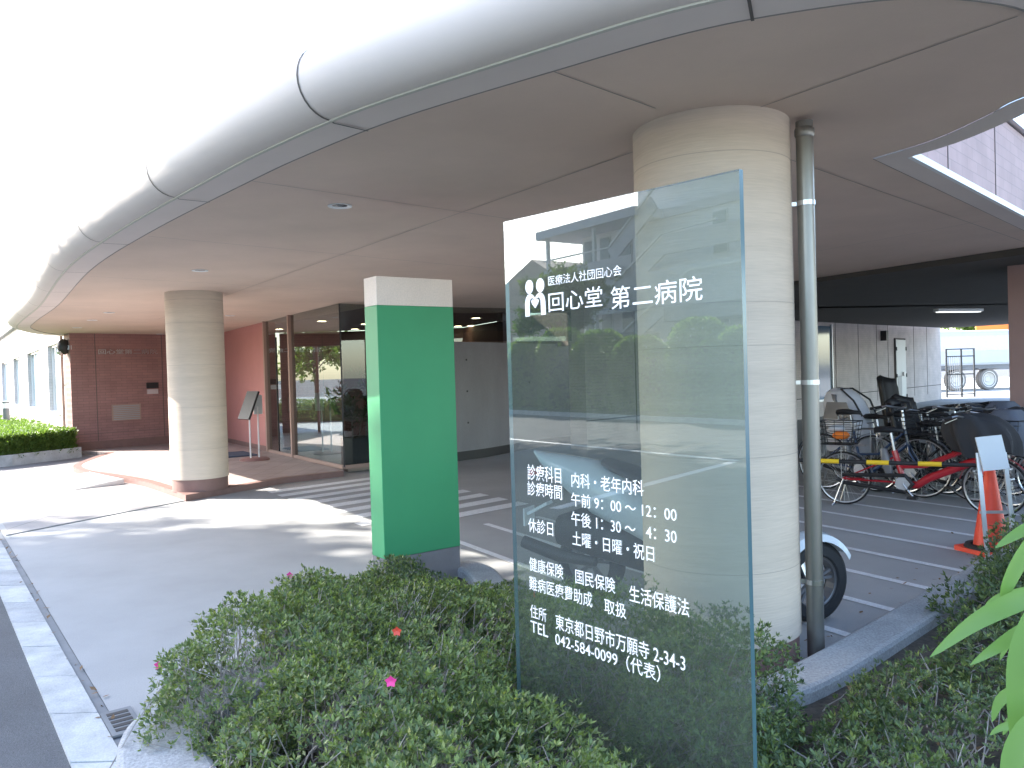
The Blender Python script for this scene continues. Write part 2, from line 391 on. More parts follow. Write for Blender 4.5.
# planter: soil and concrete kerb
kerbline = [(1.6, .15), (-.2, 1.05), (-.9, 2.12), (-1.28, 2.62), (-1.5, 2.98), (-1.60, 3.25), (-1.58, 3.52), (-1.46, 3.72), (-1.36, 4.0), (-1.14, 4.9), (-1.05, 5.6), (-.95, 5.85), (-.6, 5.95), (-.3, 5.75), (-.12, 5.1), (.12, 4.6), (.45, 4.1), (.7, 3.65), (1.0, 3.48), (1.3, 3.60), (2.17, 4.40), (3.4, 5.55), (5.4, 7.4)]
m = MB(); m.sheet(kerbline+[(9, 5), (6, 0)], .05); struct('soil', m, 'soil')
m = MB(); kk = smooth_line(kerbline[:10], 5); strip_prism(m, offset_line(kk, -.13), .32, -.02, .117); strip_prism(m, smooth_line(kerbline[8:], 5), .22, -.02, .12); o = struct('planter_kerb', m, 'kerbgrey', bevel=.025)

# ------------------------------------------------------------------ canopy
def zc(x, y): return 2.79+.003*x-.0085*y
edge = [(-9.5, 18.3), (-9.75, 17.5), (-9.72, 16.7), (-9.2, 15.3), (-8.2, 13.8), (-6.45, 11.4), (-4.32, 8.24), (-2.87, 6.38), (-1.56, 4.87), (-1.03, 4.30), (-.49, 3.79), (.2, 3.28), (.68, 2.95), (1.04, 2.80), (1.40, 2.73), (1.75, 2.80), (2.1, 2.98), (2.7, 3.2), (3.6, 3.3), (5.2, 3.0), (8, 2.4)]
E2 = smooth_line(edge, 6)
garline0 = Vector((4.3, 11.2)); Gd = Vector((.513, -.858))
G1 = garline0-Gd*5.6; G2 = garline0+Gd*3.2
openp = smooth_line([(2.23, 4.85), (2.40, 4.5), (2.46, 4.1), (2.47, 3.85), (2.6, 3.65), (2.9, 3.6)], 4)+[(4.5, 4.6), (9.4, 9.3), (7.6, 10.1), (5.28, 8.0)]
can = thing('entrance_canopy', 'large rounded grey canopy with tubular metal edge over the hospital entrance', 'canopy', (0, 0, 0))
# soffit with the open light well cut out: build as triangulated polygon with hole
from mathutils.geometry import tessellate_polygon
outer = [(x, y) for x, y in E2]+[(12, 6), (9.8, 10.6), (7.8, 9.9), (6.15, 9.3), tuple(G2), tuple(G1), (-.9, 14.6), (-2.6, 12.6), (-4.9, 15.9), (-7.2, 19.3)]
inner = openp
outer = [(x, y) for x, y in E2]+[(12, 5.0), (12, 12), tuple(G2), tuple(G1), (-.9, 15.2), (-2.4, 13.4), (-4.7, 16.2), (-7.2, 19.4)]
def poly_hole(outer, inner, zf, flip=False):
    tris = tessellate_polygon([[Vector((x, y, 0)) for x, y in outer], [Vector((x, y, 0)) for x, y in inner]])
    allp = outer+inner
    fs = []
    for t_ in tris:
        a, b, c = [Vector(allp[i]) for i in t_]
        cr = (b-a).cross(c-a) if False else (b.x-a.x)*(c.y-a.y)-(b.y-a.y)*(c.x-a.x)
        up = cr > 0
        fs.append(tuple(t_) if up != flip else tuple(reversed(t_)))
    return [(x, y, zf(x, y)) for x, y in allp], fs
m = MB(); v_, f_ = poly_hole(outer, inner, zc, flip=True); m.add(v_, f_)
sof = m.build('soffit', 'soffit', can)
m = MB(); v_, f_ = poly_hole(outer, inner, lambda x, y: 2.93, flip=False); m.add(v_, f_)
n_ = len(inner)
m.add([(x, y, zc(x, y)) for x, y in inner]+[(x, y, 2.93) for x, y in inner], [(i, (i+1) % n_, n_+(i+1) % n_, n_+i) for i in range(n_)])
m.build('roof_deck', 'rooftop', can)
# the flat border strip and the tube along the edge; outward is to the left of travel reversed
def edge_offset(o_): return offset_line(E2, -o_)
# decide the outward sign: outward must lead away from the column at (1.07,4.2)
sgn = 1 if (Vector(offset_line(E2, 1)[60])-Vector((1.07, 4.2))).length > (Vector(offset_line(E2, -1)[60])-Vector((1.07, 4.2))).length else -1
def EO(o_): return offset_line(E2, sgn*o_)
def sweep(mb, prof, idx=None, closed=False):
    """prof: list of (offset outward, dz over the soffit)"""
    rows = []
    for (o_, dz) in prof:
        L = EO(o_); rows.append([(p[0], p[1], zc(*E2[i])+dz) for i, p in enumerate(L)])
    rng = range(len(E2)) if idx is None else idx
    n = len(rng); vs = []; fs = []
    for r_ in rows: vs += [r_[i] for i in rng]
    for j in range(len(rows)-1):
        for i in range(n-1):
            f = (j*n+i, j*n+i+1, (j+1)*n+i+1, (j+1)*n+i); fs.append(f if sgn < 0 else f[::-1])
    mb.add(vs, fs)
m = MB(); sweep(m, [(-.02, .01), (0.004, -.012), (.212, -.018)]); m.build('border_strip', 'strip', can, smooth=False)
RT = .17
prof = [(.222, -.006)]+[(.226+RT*math.cos(a), RT-.014+RT*math.sin(a)) for a in np.linspace(-math.pi/2, math.pi*.5, 15)]+[(-.1, 2*RT-.014)]
m = MB(); sweep(m, prof); m.build('edge_tube', 'fascia', can, smooth=True)
m = MB(); sweep(m, [(.205, .0), (.208, -.021), (.228, -.021), (.231, .0)]); m.build('edge_seal', 'sealant', can)
m = MB(); sweep(m, [(-.006, .0), (-.005, -.0135), (.002, -.0135), (.003, .0)]); m.build('shadow_gap', 'gapline', can)
# joints round the tube
acc = [0]
for i in range(1, len(E2)): acc.append(acc[-1]+(Vector(E2[i])-Vector(E2[i-1])).length)
def at_len(s_):
    for i in range(1, len(acc)):
        if acc[i] >= s_:
            t_ = (s_-acc[i-1])/(acc[i]-acc[i-1]); p = Vector(E2[i-1]).lerp(Vector(E2[i]), t_); d = (Vector(E2[i])-Vector(E2[i-1])).normalized(); return p, d
    return Vector(E2[-1]), d
def len_of(x, y):
    best = None
    for i in range(1, len(E2)):
        a_ = Vector(E2[i-1]); d_ = Vector(E2[i])-a_; t_ = max(0, min(1, (Vector((x, y))-a_).dot(d_)/d_.length_squared)); q_ = (a_+d_*t_-Vector((x, y))).length
        if best is None or q_ < best[0]: best = (q_, acc[i-1]+d_.length*t_)
    return best[1]
js = [len_of(-.71, 3.91)-k*1.92 for k in range(-3, 9)]
for s_ in js:
    if s_ < .3 or s_ > acc[-1]-.3: continue
    p, d = at_len(s_); nrm = Vector((-d.y, d.x))*sgn; z = zc(p.x, p.y)
    vs = []; fs = []
    ring = [(.0, -.020), (.20, -.024)]+[(.226+(RT+.0025)*math.cos(a), RT-.014+(RT+.0025)*math.sin(a)) for a in np.linspace(-math.pi/2, math.pi*.5, 15)]
    for (o_, dz) in ring:
        for e in (-.006, .006):
            q = p+nrm*o_+d*e; vs.append((q.x, q.y, z+dz))
    for i in range(len(ring)-1): fs.append((2*i, 2*i+1, 2*i+3, 2*i+2))
    mj = MB(); mj.add(vs, fs); mj.build('panel_joint', 'joint', can)
# soffit panel seams
m = MB()
def seam(a, b, w=.006):
    a = Vector(a); b = Vector(b); d = (b-a).normalized(); n = Vector((-d.y, d.x))*w/2
    vs = [(p.x, p.y, zc(p.x, p.y)-.003) for p in (a+n, a-n, b-n, b+n)]
    m.add(vs, [(0, 1, 2, 3)])
Am = Vector((.585, -.811))
seam((.205, 3.30), (.72, 3.80)); seam((1.88, 2.92), (-6.3, 14.3))
seam((-1.56, 4.90), (3.5, 9.45)); seam((-2.95, 6.55), (1.9, 11.1)); seam((-4.6, 8.7), (.2, 13.2)); seam((-6.45, 11.5), (-3.2, 14.5)); seam((-8.1, 13.9), (-5.5, 16.2))
seam((1.45, 4.55), (5.9, 8.85)); seam((4.2, 7.1), (1.6, 11.5))
m.build('seam', 'gapline', can)
# opening border: strip ring, near side and far side
m = MB()
ring = openp; n_ = len(ring)
ccw = sum(ring[i][0]*ring[(i+1) % n_][1]-ring[(i+1) % n_][0]*ring[i][1] for i in range(n_)) > 0
rc = ring+[ring[0]]
inn = offset_line(rc[-2:]+rc[1:2], 0)
L = offset_line([ring[-1]]+ring+[ring[0]], .17 if ccw else -.17)[1:-1]
vs = []; fs = []
for a, b in zip(ring, L):
    vs += [(a[0], a[1], zc(*a)-.002), (b[0], b[1], zc(*a)-.006), (b[0], b[1], zc(*a)+.05)]
for i in range(n_):
    j = (i+1) % n_; q = i*3; r_ = j*3
    fs += [(q, q+1, r_+1, r_), (q+1, q+2, r_+2, r_+1)]
m.add(vs, fs); m.build('well_border', 'strip', can)
m = MB()
for i in range(n_-1):
    a = Vector(ring[i]); b = Vector(ring[i+1])
    if (b-a).length > .001: seam(a, b, .004)
seam(ring[-1], ring[0], .004); m.build('well_gap', 'joint', can)
m = MB(); a = Vector(L[0]); b = Vector(L[n_-1]); d = (b-a).normalized(); nn = Vector((d.y, -d.x))
m.bar((a.x+nn.x*.0, a.y+nn.y*.0, zc(*a)+.014), (b.x, b.y, zc(*b)+.014), .03, .045); m.build('well_trim', 'whitep', can)

# columns
def column(x, y, r, top, base, label, seams):
    t = thing('round_column', label, 'column', (x, y, base), 0, 'round canopy columns')
    m = MB(); m.lathe([(r, .16), (r, top-base)], n=96, cap=True); m.build('shaft', 'column_paint', t, smooth=True)
    m = MB(); m.lathe([(r-.012, 0), (r-.012, .16), (r-.03, .17)], n=96, cap=True); m.build('base_band', 'bandred', t, smooth=True)
    m = MB()
    for z in seams: m.lathe([(r-.01, z-.0025), (r+.0012, z-.002), (r+.0012, z+.002), (r-.01, z+.0025)], n=96)
    m.build('seam', 'colseam', t)
    return t
column(1.075, 4.20, .400, zc(1.07, 4.2)+.01, 0.0, 'thick cream round column behind the glass hospital sign', [.52, 1.08, 1.62, 1.83, 2.55])
column(-4.20, 10.62, .362, zc(-4.2, 10.6)+.01, .08, 'cream round column on the corner of the brown entrance slab', [.55, 1.1, 1.65, 2.2, 2.5])

# drainpipe
t = thing('drainpipe', 'galvanised steel drainpipe running up beside the thick round column', 'drainpipe', (1.505, 4.02, 0))
m = MB(); m.tube([(0, 0, .0), (0, 0, 2.74)], .042, 20); m.build('pipe', 'galv', t, smooth=True)
m = MB(); m.lathe([(.042, 2.66), (.048, 2.67), (.048, 2.70), (.042, 2.71)], n=20); m.build('coupling', 'galv', t, smooth=True)
for z in (.42, 1.43, 2.33):
    m = MB(); m.lathe([(.043, z-.012), (.046, z-.012), (.046, z+.012), (.043, z+.012)], n=20)
    m.bar((-.04, .01, z), (-.115, .035, z), .012, .02); m.lathe([(.016, -.006), (.016, .006)], (-.10, .02, z), 10, 'X', True); m.build('bracket', 'steel', t)

# green pylon
pz = thing('entrance_pylon', 'tall green slab pylon with cream top and grey foot rising from the azaleas', 'pylon', (-.90, 5.40, 0), math.atan2(.594, .804))
W, T = .61, .19
m = MB(); m.box((W/2, T/2, 1.138), (W, T, 1.732)); m.build('green_panel', 'green', pz, bevel=.004)
m = MB(); m.box((W/2, T/2, 2.1025), (W-.001, T-.001, .197)); m.build('cream_cap', 'pylonwhite', pz, bevel=.004)
m = MB(); m.box((W/2, T/2, .135), (W-.006, T-.006, .27)); m.build('grey_foot', 'pylongrey', pz)

# ------------------------------------------------------------------ buildings
def wall_box(name, p0, p1, z0, z1, thick, m_, parent, side=1):
    """wall whose visible face runs p0->p1; thickness goes to the left of travel (side=1) ; object frame: x along, y through, z up"""
    p0 = Vector(p0); p1 = Vector(p1); d = p1-p0; L_ = d.length
    mb = MB(); mb.box((L_/2, side*thick/2, (z0+z1)/2), (L_, thick, z1-z0)); o = mb.build(name, m_)
    o.location = (p0.x, p0.y, 0); o.rotation_euler = (0, 0, ang(d))
    if parent: o.parent = parent; o.location = (p0.x-parent.location.x, p0.y-parent.location.y, -parent.location.z)
    return o
def text_mesh(body, name, m_, parent, s0, s1, z0, z1, y, ext=.001, thick=0):
    c = bpy.data.curves.new('tmp', 'FONT'); c.body = body; c.extrude = 0; c.offset = thick; c.resolution_u = 3
    o = bpy.data.objects.new('tmp', c); COL.objects.link(o); bpy.context.view_layer.update()
    me = bpy.data.meshes.new_from_object(o.evaluated_get(bpy.context.evaluated_depsgraph_get()))
    bpy.data.objects.remove(o); 
    co = np.empty(len(me.vertices)*3); me.vertices.foreach_get('co', co); co = co.reshape(-1, 3)
    lo = co.min(0); hi = co.max(0)
    x = s0+(co[:, 0]-lo[0])/(hi[0]-lo[0])*(s1-s0); z = z0+(co[:, 1]-lo[1])/(hi[1]-lo[1])*(z1-z0)
    out = np.stack([x, np.full_like(x, y), z], 1); me.vertices.foreach_set('co', out.ravel()); me.update()
    me.materials.clear(); me.materials.append(MATS[m_]); me.name = name
    # one object per word: cut where the glyphs leave a wide gap
    xs_ = np.sort(out[:, 0]); g = np.diff(xs_); cuts = [(xs_[i]+xs_[i+1])/2 for i in np.where(g > .45*(z1-z0))[0]]
    fl = [tuple(p.vertices) for p in me.polygons]; bounds = [-1e9]+cuts+[1e9]; ob = None
    for a_, b_ in zip(bounds[:-1], bounds[1:]):
        sel = [f for f in fl if a_ < out[f[0], 0] < b_]
        if not sel: continue
        used = sorted({i for f in sel for i in f}); mp_ = {v: k for k, v in enumerate(used)}
        m2 = bpy.data.meshes.new(name); m2.from_pydata([tuple(out[i]) for i in used], [], [tuple(mp_[i] for i in f) for f in sel]); m2.materials.append(MATS[m_]); m2.update()
        ob = bpy.data.objects.new(name, m2); COL.objects.link(ob); ob.parent = parent
    return ob

# left wing
wg = thing('hospital_wing', 'long pale tiled hospital wing with tall windows behind the clipped hedge', 'building', (-9.5, 17.12, 0), ang((-.588, .81)))
m = MB(); 
wins = [(1.75, 3.95), (5.9, 9.4), (12, 14.8), (17.4, 21.2), (24, 27)]
# wall pieces between the openings; the visible face is local y=0, body to the right of travel (negative y)
xs = 0
for a, b in wins+[(34, 34)]:
    if a > xs: m.box(((xs+a)/2, -.15, 1.75), (a-xs, .3, 3.5))
    if b > a: m.box(((a+b)/2, -.15, .40), (b-a, .3, .80)); m.box(((a+b)/2, -.15, 3.0), (b-a, .3, 1.0))
    xs = b
m.build('wall', 'tilewall_white', wg)
m = MB(); m.box((17, -1.4, 3.6), (34.4, 3.1, .2)); m.build('roof', 'rooftop', wg)
m = MB(); m.box((33.9, -1.5, 1.75), (.2, 2.4, 3.5)); m.box((17, -2.8, 1.75), (34, .2, 3.5)); m.build('rear_wall', 'tilewall_white', wg)
for a, b in wins:
    w_ = MB(); w_.box(((a+b)/2, -.05, .83), (b-a+.1, .16, .05)); w_.box(((a+b)/2, -.12, 2.48), (b-a, .06, .05)); 
    k_ = 3
    for i in range(k_+1): w_.box((a+.03+(b-a-.06)*i/k_, -.12, 1.65), (.06, .06, 1.62))
    wf = w_.build('window', 'alu', wg)
    g_ = MB(); g_.box(((a+b)/2, -.15, 1.65), (b-a-.02, .01, 1.6)); g_.build('pane', 'winglass', wf)
    g_ = MB(); g_.box(((a+(b-a)*.62), -.135, 1.65), ((b-a)*.35, .012, 1.58)); g_.build('curtain', 'curtain', wf)
m = MB(); m.tube([(.75, .05, 0.5), (.75, .05, 3.4)], .03, 10); m.tube([(.75, .05, 1.55), (1.05, .05, 1.55)], .02, 8); m.build('downpipe', 'brown', wg)
t = thing('wall_lamp', 'small dark round wall lamp on the white wing corner under the canopy end', 'lamp', (-9.62, 17.15, 2.33), 0)
m = MB(); m.lathe([(.02, -.17), (.10, -.12), (.14, 0), (.10, .12), (.02, .17)], n=18, axis='Z'); m.build('lamp_body', 'black', t, smooth=True)
m = MB(); m.bar((0, 0, -.02), (.20, -.02, -.02), .09, .09); m.lathe([(.075, -.10), (.06, -.15), (0.01, -.185)], (-.06, -.05, 0), 14); m.build('lamp_bracket', 'alu', t, smooth=True)

# red tiled entrance wall
rw = thing('tiled_wall', 'brownish red tiled wall with metal lettering at the left end of the entrance', 'wall', (-9.45, 17.07, 0), ang((2.15, 2.08)))
L_ = 3.05
m = MB(); m.box((L_/2, .2, 1.36), (L_, .4, 2.72)); m.build('wall', 'tilewall_red', rw)
m = MB(); m.box((L_/2, -.006, .17), (L_, .012, .18)); m.build('plinth', 'bandred', rw)
m = MB(); m.box((.50, -.003, 1.36), (.012, .006, 2.7)); m.box((1.92, -.003, 1.36), (.012, .006, 2.7)); m.box((L_/2, -.003, .43), (L_, .006, .004)); m.build('joint', 'joint', rw)
text_mesh('回心堂第二病院', 'lettering', 'steel', rw, .56, 1.82, 2.16, 2.27, -.02, thick=.01)
m = MB(); m.box((1.10, -.012, .86), (.62, .024, .36)); gr = m.build('vent_grille', 'brown', rw)
m = MB()
for i in range(8): m.box((1.10, -.027, .71+i*.042), (.56, .006, .022))
m.build('slat', 'louver', gr)
m = MB(); m.box((1.68, -.02, 1.44), (.26, .04, .13)); m.build('intercom', 'black', rw)
m = MB(); m.box((1.68, -.018, 1.30), (.24, .036, .11)); m.build('notice_plate', 'alu', rw)

# salmon wall + lobby
sw = thing('salmon_wall', 'salmon pink painted wall beside the glazed lobby front', 'wall', (-4.9, 15.8, 0), ang(-A))
m = MB(); m.box((2.05, -.12, 1.36), (4.1, .24, 2.72)); m.build('wall', 'salmon', sw)
m = MB(); m.box((2.05, .006, .13), (4.1, .012, .09)); m.build('skirting', 'bandred', sw)

lb = thing('glass_lobby', 'dark glazed entrance lobby corner behind the green pylon with warm lit ceiling', 'lobby', (-2.66, 12.45, 0), 0)
pc = Vector((-2.66, 12.45)); pA = Vector((-4.86, 15.74)); pB = Vector((-1.02, 13.82))
def P(v, z): return (v[0]-lb.location.x, v[1]-lb.location.y, z)
ZL = 2.66
m = MB()
for a, b in ((pA, pc), (pc, pB)):
    d = (b-a).normalized(); n = Vector((-d.y, d.x))*.004
    m.add([P(a+n, .12), P(b+n, .12), P(b+n, ZL), P(a+n, ZL), P(a-n, .12), P(b-n, .12), P(b-n, ZL), P(a-n, ZL)], [(0, 3, 2, 1), (4, 5, 6, 7), (0, 1, 5, 4), (1, 2, 6, 5), (2, 3, 7, 6), (3, 0, 4, 7)])
m.build('glass_pane', 'lobbyglass', lb)
m = MB()
for a, b in ((pA, pc), (pc, pB)): m.bar(P(a, .10), P(b, .10), .07, .06)
m.build('sill', 'brown', lb)
for q in (pA.lerp(pc, .02), pA.lerp(pc, .40)):
    m = MB(); m.box(P(q, 1.39), (.07, .11, 2.6), rz=ang(A)); m.build('mullion', 'brown', lb)
m = MB(); m.box(P(pA.lerp(pc, .18), 1.2), (.02, .03, 2.2), rz=ang(A)); m.build('door_edge', 'black', lb)
m = MB(); m.box(P(pc, 1.38), (.02, .02, 2.55)); m.build('corner_bead', 'black', lb)
room = [pc+Vector((.03, .12)), pB+Vector((.05, .1)), Vector((-.3, 15.2)), Vector((.4, 17)), Vector((-1.2, 20.6)), Vector((-6.0, 20.8)), Vector((-7.1, 19.3)), pA+Vector((.1, .12))]
m = MB(); m.prism([P(v, 0)[:2] for v in room], .01, .09); m.build('floor', 'lobbyfloor', lb)
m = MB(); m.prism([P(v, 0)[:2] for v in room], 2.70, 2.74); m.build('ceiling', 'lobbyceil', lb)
m = MB()
bw0 = Vector((-6.0, 20.75)); bw1 = Vector((-1.2, 20.55))
m.bar(P(bw0+Vector((-.0, 0)), 1.35), P(Vector((-5.75, 20.74)), 1.35), .12, 2.66)
m.bar(P(Vector((-4.35, 20.68)), 1.35), P(bw1, 1.35), .12, 2.66)
m.bar(P(Vector((-5.75, 20.74)), 2.5), P(Vector((-4.35, 20.68)), 2.5), .12, .36)
m.bar(P(Vector((-1.2, 20.6)), 1.35), P(Vector((.4, 17)), 1.35), .12, 2.66)
m.bar(P(Vector((.45, 17)), 2.35), P(Vector((1.5, 15.45)), 2.35), .12, .7)
m.bar(P(Vector((.45, 17)), 1.35), P(Vector((-.2, 15.3)), 1.35), .12, 2.66)
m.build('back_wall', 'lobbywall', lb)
m = MB()
for x in (-5.75, -5.05, -4.37): m.box(P(Vector((x, 20.7)), 1.2), (.06, .06, 2.3))
m.build('window_frame', 'brown', lb)
m = MB(); m.box(P(Vector((-2.6, 19.5)), .55), (2.6, .5, 1.0)); m.build('counter', 'brickred', lb)
# transom of dark glass over the concrete wall
m = MB(); a = pB+Vector((.0, .02)); b = Vector((1.4, 15.3))
m.bar(P(a, 2.38), P(b, 2.38), .02, .62)
m.build('transom', 'lobbyglass', lb)

# concrete curved wall
cwp = smooth_line([(-1.06, 13.78), (-.62, 14.25), (-.22, 14.85), (.25, 15.6), (.8, 16.2), (1.5, 16.6)], 6)
cw = thing('concrete_wall', 'low curved fair faced concrete wall right of the glass lobby', 'wall', (-1.06, 13.78, 0))
m = MB(); strip_prism(m, [(x+1.06, y-13.78) for x, y in cwp], .22, .16, 2.06); m.build('wall', 'conc', cw, smooth=True)
m = MB(); strip_prism(m, [(x+1.06, y-13.78) for x, y in cwp], .19, 0, .16); m.build('plinth', 'black', cw)
m = MB()
for px_, pz_ in ((.18, 1.75), (.18, 1.2), (.2, .65), (.9, 1.75), (.92, .75), (1.3, 1.3)):
    i = min(range(len(cwp)), key=lambda k: abs(cwp[k][0]+1.06-px_)); d = (Vector(cwp[min(i+1, len(cwp)-1)])-Vector(cwp[i])).normalized(); n = Vector((d.y, -d.x))
    q = Vector(cwp[i])+n*.112; m.box((q.x+1.06, q.y-13.78, pz_), (.03, .006, .03), rz=ang(d))
m.build('tie_hole', 'conc_hole', cw)

# garage / parking hall under the building
gb = thing('parking_hall', 'covered bicycle parking hall with a pale tiled back wall and dark ceiling', 'parking hall', (8.8, 22.5, 0), ang((.7, .714)))
GL0, GL1 = -10.6, 10.6
m = MB(); m.box(((GL0+GL1)/2, .2, 1.4), (GL1-GL0, .4, 2.8)); m.build('wall', 'tilewall_garage', gb)
m = MB()
for s_ in (-9, -7.4, -5.8, -4.2, -2.6, .9, 2.6, 4.1, 5.1, 7.6, 9.0): m.box((s_, -.003, 1.5), (.025, .006, 2.5))
m.box(((GL0+GL1)/2, -.003, .55), (GL1-GL0, .006, .025)); m.build('wall_seam', 'joint', gb)
ceil = [tuple(G1), tuple(G2), (8.2, 6.8), (22.5, 19.0), (16.2+.1, 29.7), (1.0, 15.4)]
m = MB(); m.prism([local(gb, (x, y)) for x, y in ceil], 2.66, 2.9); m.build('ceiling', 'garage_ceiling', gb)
dd = MB(); dd.box((6.15, -.03, 1.10), (.9, .06, 2.2)); door = dd.build('door', 'doorp', gb)
m = MB(); m.box((5.98, -.064, .62), (.34, .008, .75)); lv = m.build('louvre', 'louver', door)
m = MB(); m.box((6.28, -.09, 1.05), (.04, .06, .14)); m.build('handle', 'steel', door)
for z in (.3, 1.0, 1.9):
    for x_ in (5.69, 6.61): m = MB(); m.box((x_, -.07, z), (.04, .03, .12)); m.build('hinge', 'black', door)
m = MB(); m.box((5.67, -.02, 1.12), (.04, .04, 2.26)); m.box((6.63, -.02, 1.12), (.04, .04, 2.26)); m.box((6.15, -.02, 2.235), (1.0, .04, .04)); m.build('door_frame', 'joint', gb)
w_ = MB(); 
for s_ in (-.45, .55): w_.box((s_, -.03, 1.4), (.05, .06, 2.4))
w_.box((.05, -.03, .45), (1.0, .06, .06)); wf = w_.build('window', 'alu', gb)
g_ = MB(); g_.box((.05, -.012, 1.5), (.95, .02, 2.1)); g_.build('pane', 'winglass', wf)
m = MB(); m.box((4.55, -.09, 2.32), (.18, .18, .32)); m.build('speaker', 'black', gb)
# beam along the garage line
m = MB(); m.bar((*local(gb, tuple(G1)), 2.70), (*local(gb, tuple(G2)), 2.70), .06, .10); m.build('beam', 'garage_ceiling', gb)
t = thing('strip_light', 'long white fluorescent strip light on the dark parking hall ceiling', 'ceiling light', (10.3, 18.3, 2.66), .3)
m = MB(); m.box((0, 0, -.03), (1.3, .16, .06)); m.build('housing', 'whitep', t)
m = MB(); m.box((0, 0, -.072), (1.22, .10, .024)); m.build('tube', 'tubelit', t)
# pier
pr = thing('tiled_pier', 'pinkish brown tiled pier at the right mouth of the parking hall', 'pier', (6.22, 9.95, 0), ang(B))
m = MB(); m.box((.6, -.5, 1.35), (1.2, 1.0, 2.70)); m.build('shaft', 'pierpaint', pr)
m = MB(); m.box((.6, -.5, .08), (1.22, 1.02, .16)); m.build('plinth', 'bandred', pr)
# upper storey seen through the opening
us = thing('upper_storey', 'pink tiled upper wall rising beyond the canopy opening', 'wall', (2.17, 4.92, 0), ang((.695, .719)))
m = MB(); m.box((6.4, .2, 3.32), (13.2, .4, .88)); m.build('wall', 'tilewall_pink', us)
m = MB(); m.box((6.4, .2, 3.80), (13.4, .5, .04)); m.build('coping', 'alu', us)
for s_ in (.4, 1.85, 3.3, 4.75, 6.2): m = MB(); m.box((s_, -.003, 3.32), (.008, .006, .86)); m.build('wall_seam', 'joint', us)

# ceiling downlights under the canopy
def pix(x, y):
    return fv+rv*((x-512)/F)+uv*((384-y)/F)
def on_z(x, y, z):
    d = pix(x, y); t_ = (z-CAMH)/d.z; return Vector((0, 0, CAMH))+d*t_
def at_Y(x, y, Y):
    d = pix(x, y); return Vector((0, 0, CAMH))+d*(Y/d.y)
dl = [((340, 211), 'round recessed downlight in the canopy nearest above the green pylon'), ((200, 271), 'round recessed downlight in the canopy above the left round column'),
      ((109, 310), 'small recessed downlight left of the left column, nearest of its cluster'), ((92, 317), 'small recessed downlight second in the cluster left of the left column'),
      ((77, 324), 'small recessed downlight third in the cluster left of the left column'), ((160, 330), 'small recessed downlight close above the lettering of the red tiled wall'),
      ((230, 313), 'small recessed downlight just right of the left column top')]
first = None
for (px, lab) in dl:
    p = on_z(px[0], px[1], 2.70); z = zc(p.x, p.y)
    if first is None:
        t = first = thing('downlight', lab, 'ceiling light', (p.x, p.y, z), 0, 'canopy downlights')
        m = MB(); m.lathe([(.055, -.001), (.085, -.008), (.085, -.001)], n=24); m.build('trim_ring', 'whitep', t, smooth=True)
        m = MB(); m.lathe([(.0, -.004), (.052, -.002)], n=24); m.build('lens', 'lampoff', t)
    else:
        t = first.copy(); COL.objects.link(t); t.location = (p.x, p.y, z); t['label'] = lab
        for ch in first.children: c = ch.copy(); COL.objects.link(c); c.parent = t
wl = [((322, 321), 'warm lit lobby downlight seen brightest behind the large glass pane'), ((279, 329), 'warm lit lobby downlight left of the brown mullion'), ((265, 336), 'warm lit lobby downlight farthest left behind the glass'),
      ((355, 334), 'warm lit lobby downlight over the potted plants'), ((365, 324), 'warm lit lobby downlight right beside the pylon edge'),
      ((476, 318), 'warm lit downlight above the curved concrete wall, upper right one'), ((471, 327), 'warm lit downlight above the curved concrete wall, lower right one'), ((458, 330), 'warm lit downlight just right of the green pylon edge')]
first = None
for (px, lab) in wl:
    p = on_z(px[0], px[1], 2.698); 
    if p.y > 20.3: p = Vector((p.x*20/p.y, 20.0, 2.698))
    if p.y < 14: p = p*(14.2/p.y)
    if first is None:
        t = first = thing('lobby_downlight', lab, 'ceiling light', (p.x, p.y, 2.698), 0, 'warm lobby downlights')
        m = MB(); m.lathe([(.09, 0), (.13, -.01), (.13, 0)], n=20); m.build('trim_ring', 'whitep', t)
        m = MB(); m.lathe([(0, -.006), (.088, -.006)], n=20); m.build('lens', 'lampwarm', t)
    else:
        t = first.copy(); COL.objects.link(t); t.location = (p.x, p.y, 2.698); t['label'] = lab
        for ch in first.children: c = ch.copy(); COL.objects.link(c); c.parent = t
#LOBBYLIGHT
# ------------------------------------------------------------------ glass sign
pl = Vector((-.0145, 3.051)); prr = Vector((.6563, 2.25)); sd = (prr-pl).normalized(); SW = (prr-pl).length
sg = thing('glass_sign', 'tall freestanding glass hospital sign with white lettering in the azaleas', 'sign', (pl.x, pl.y, 0), ang(sd))
sg.rotation_euler = (0, 0, ang(sd))
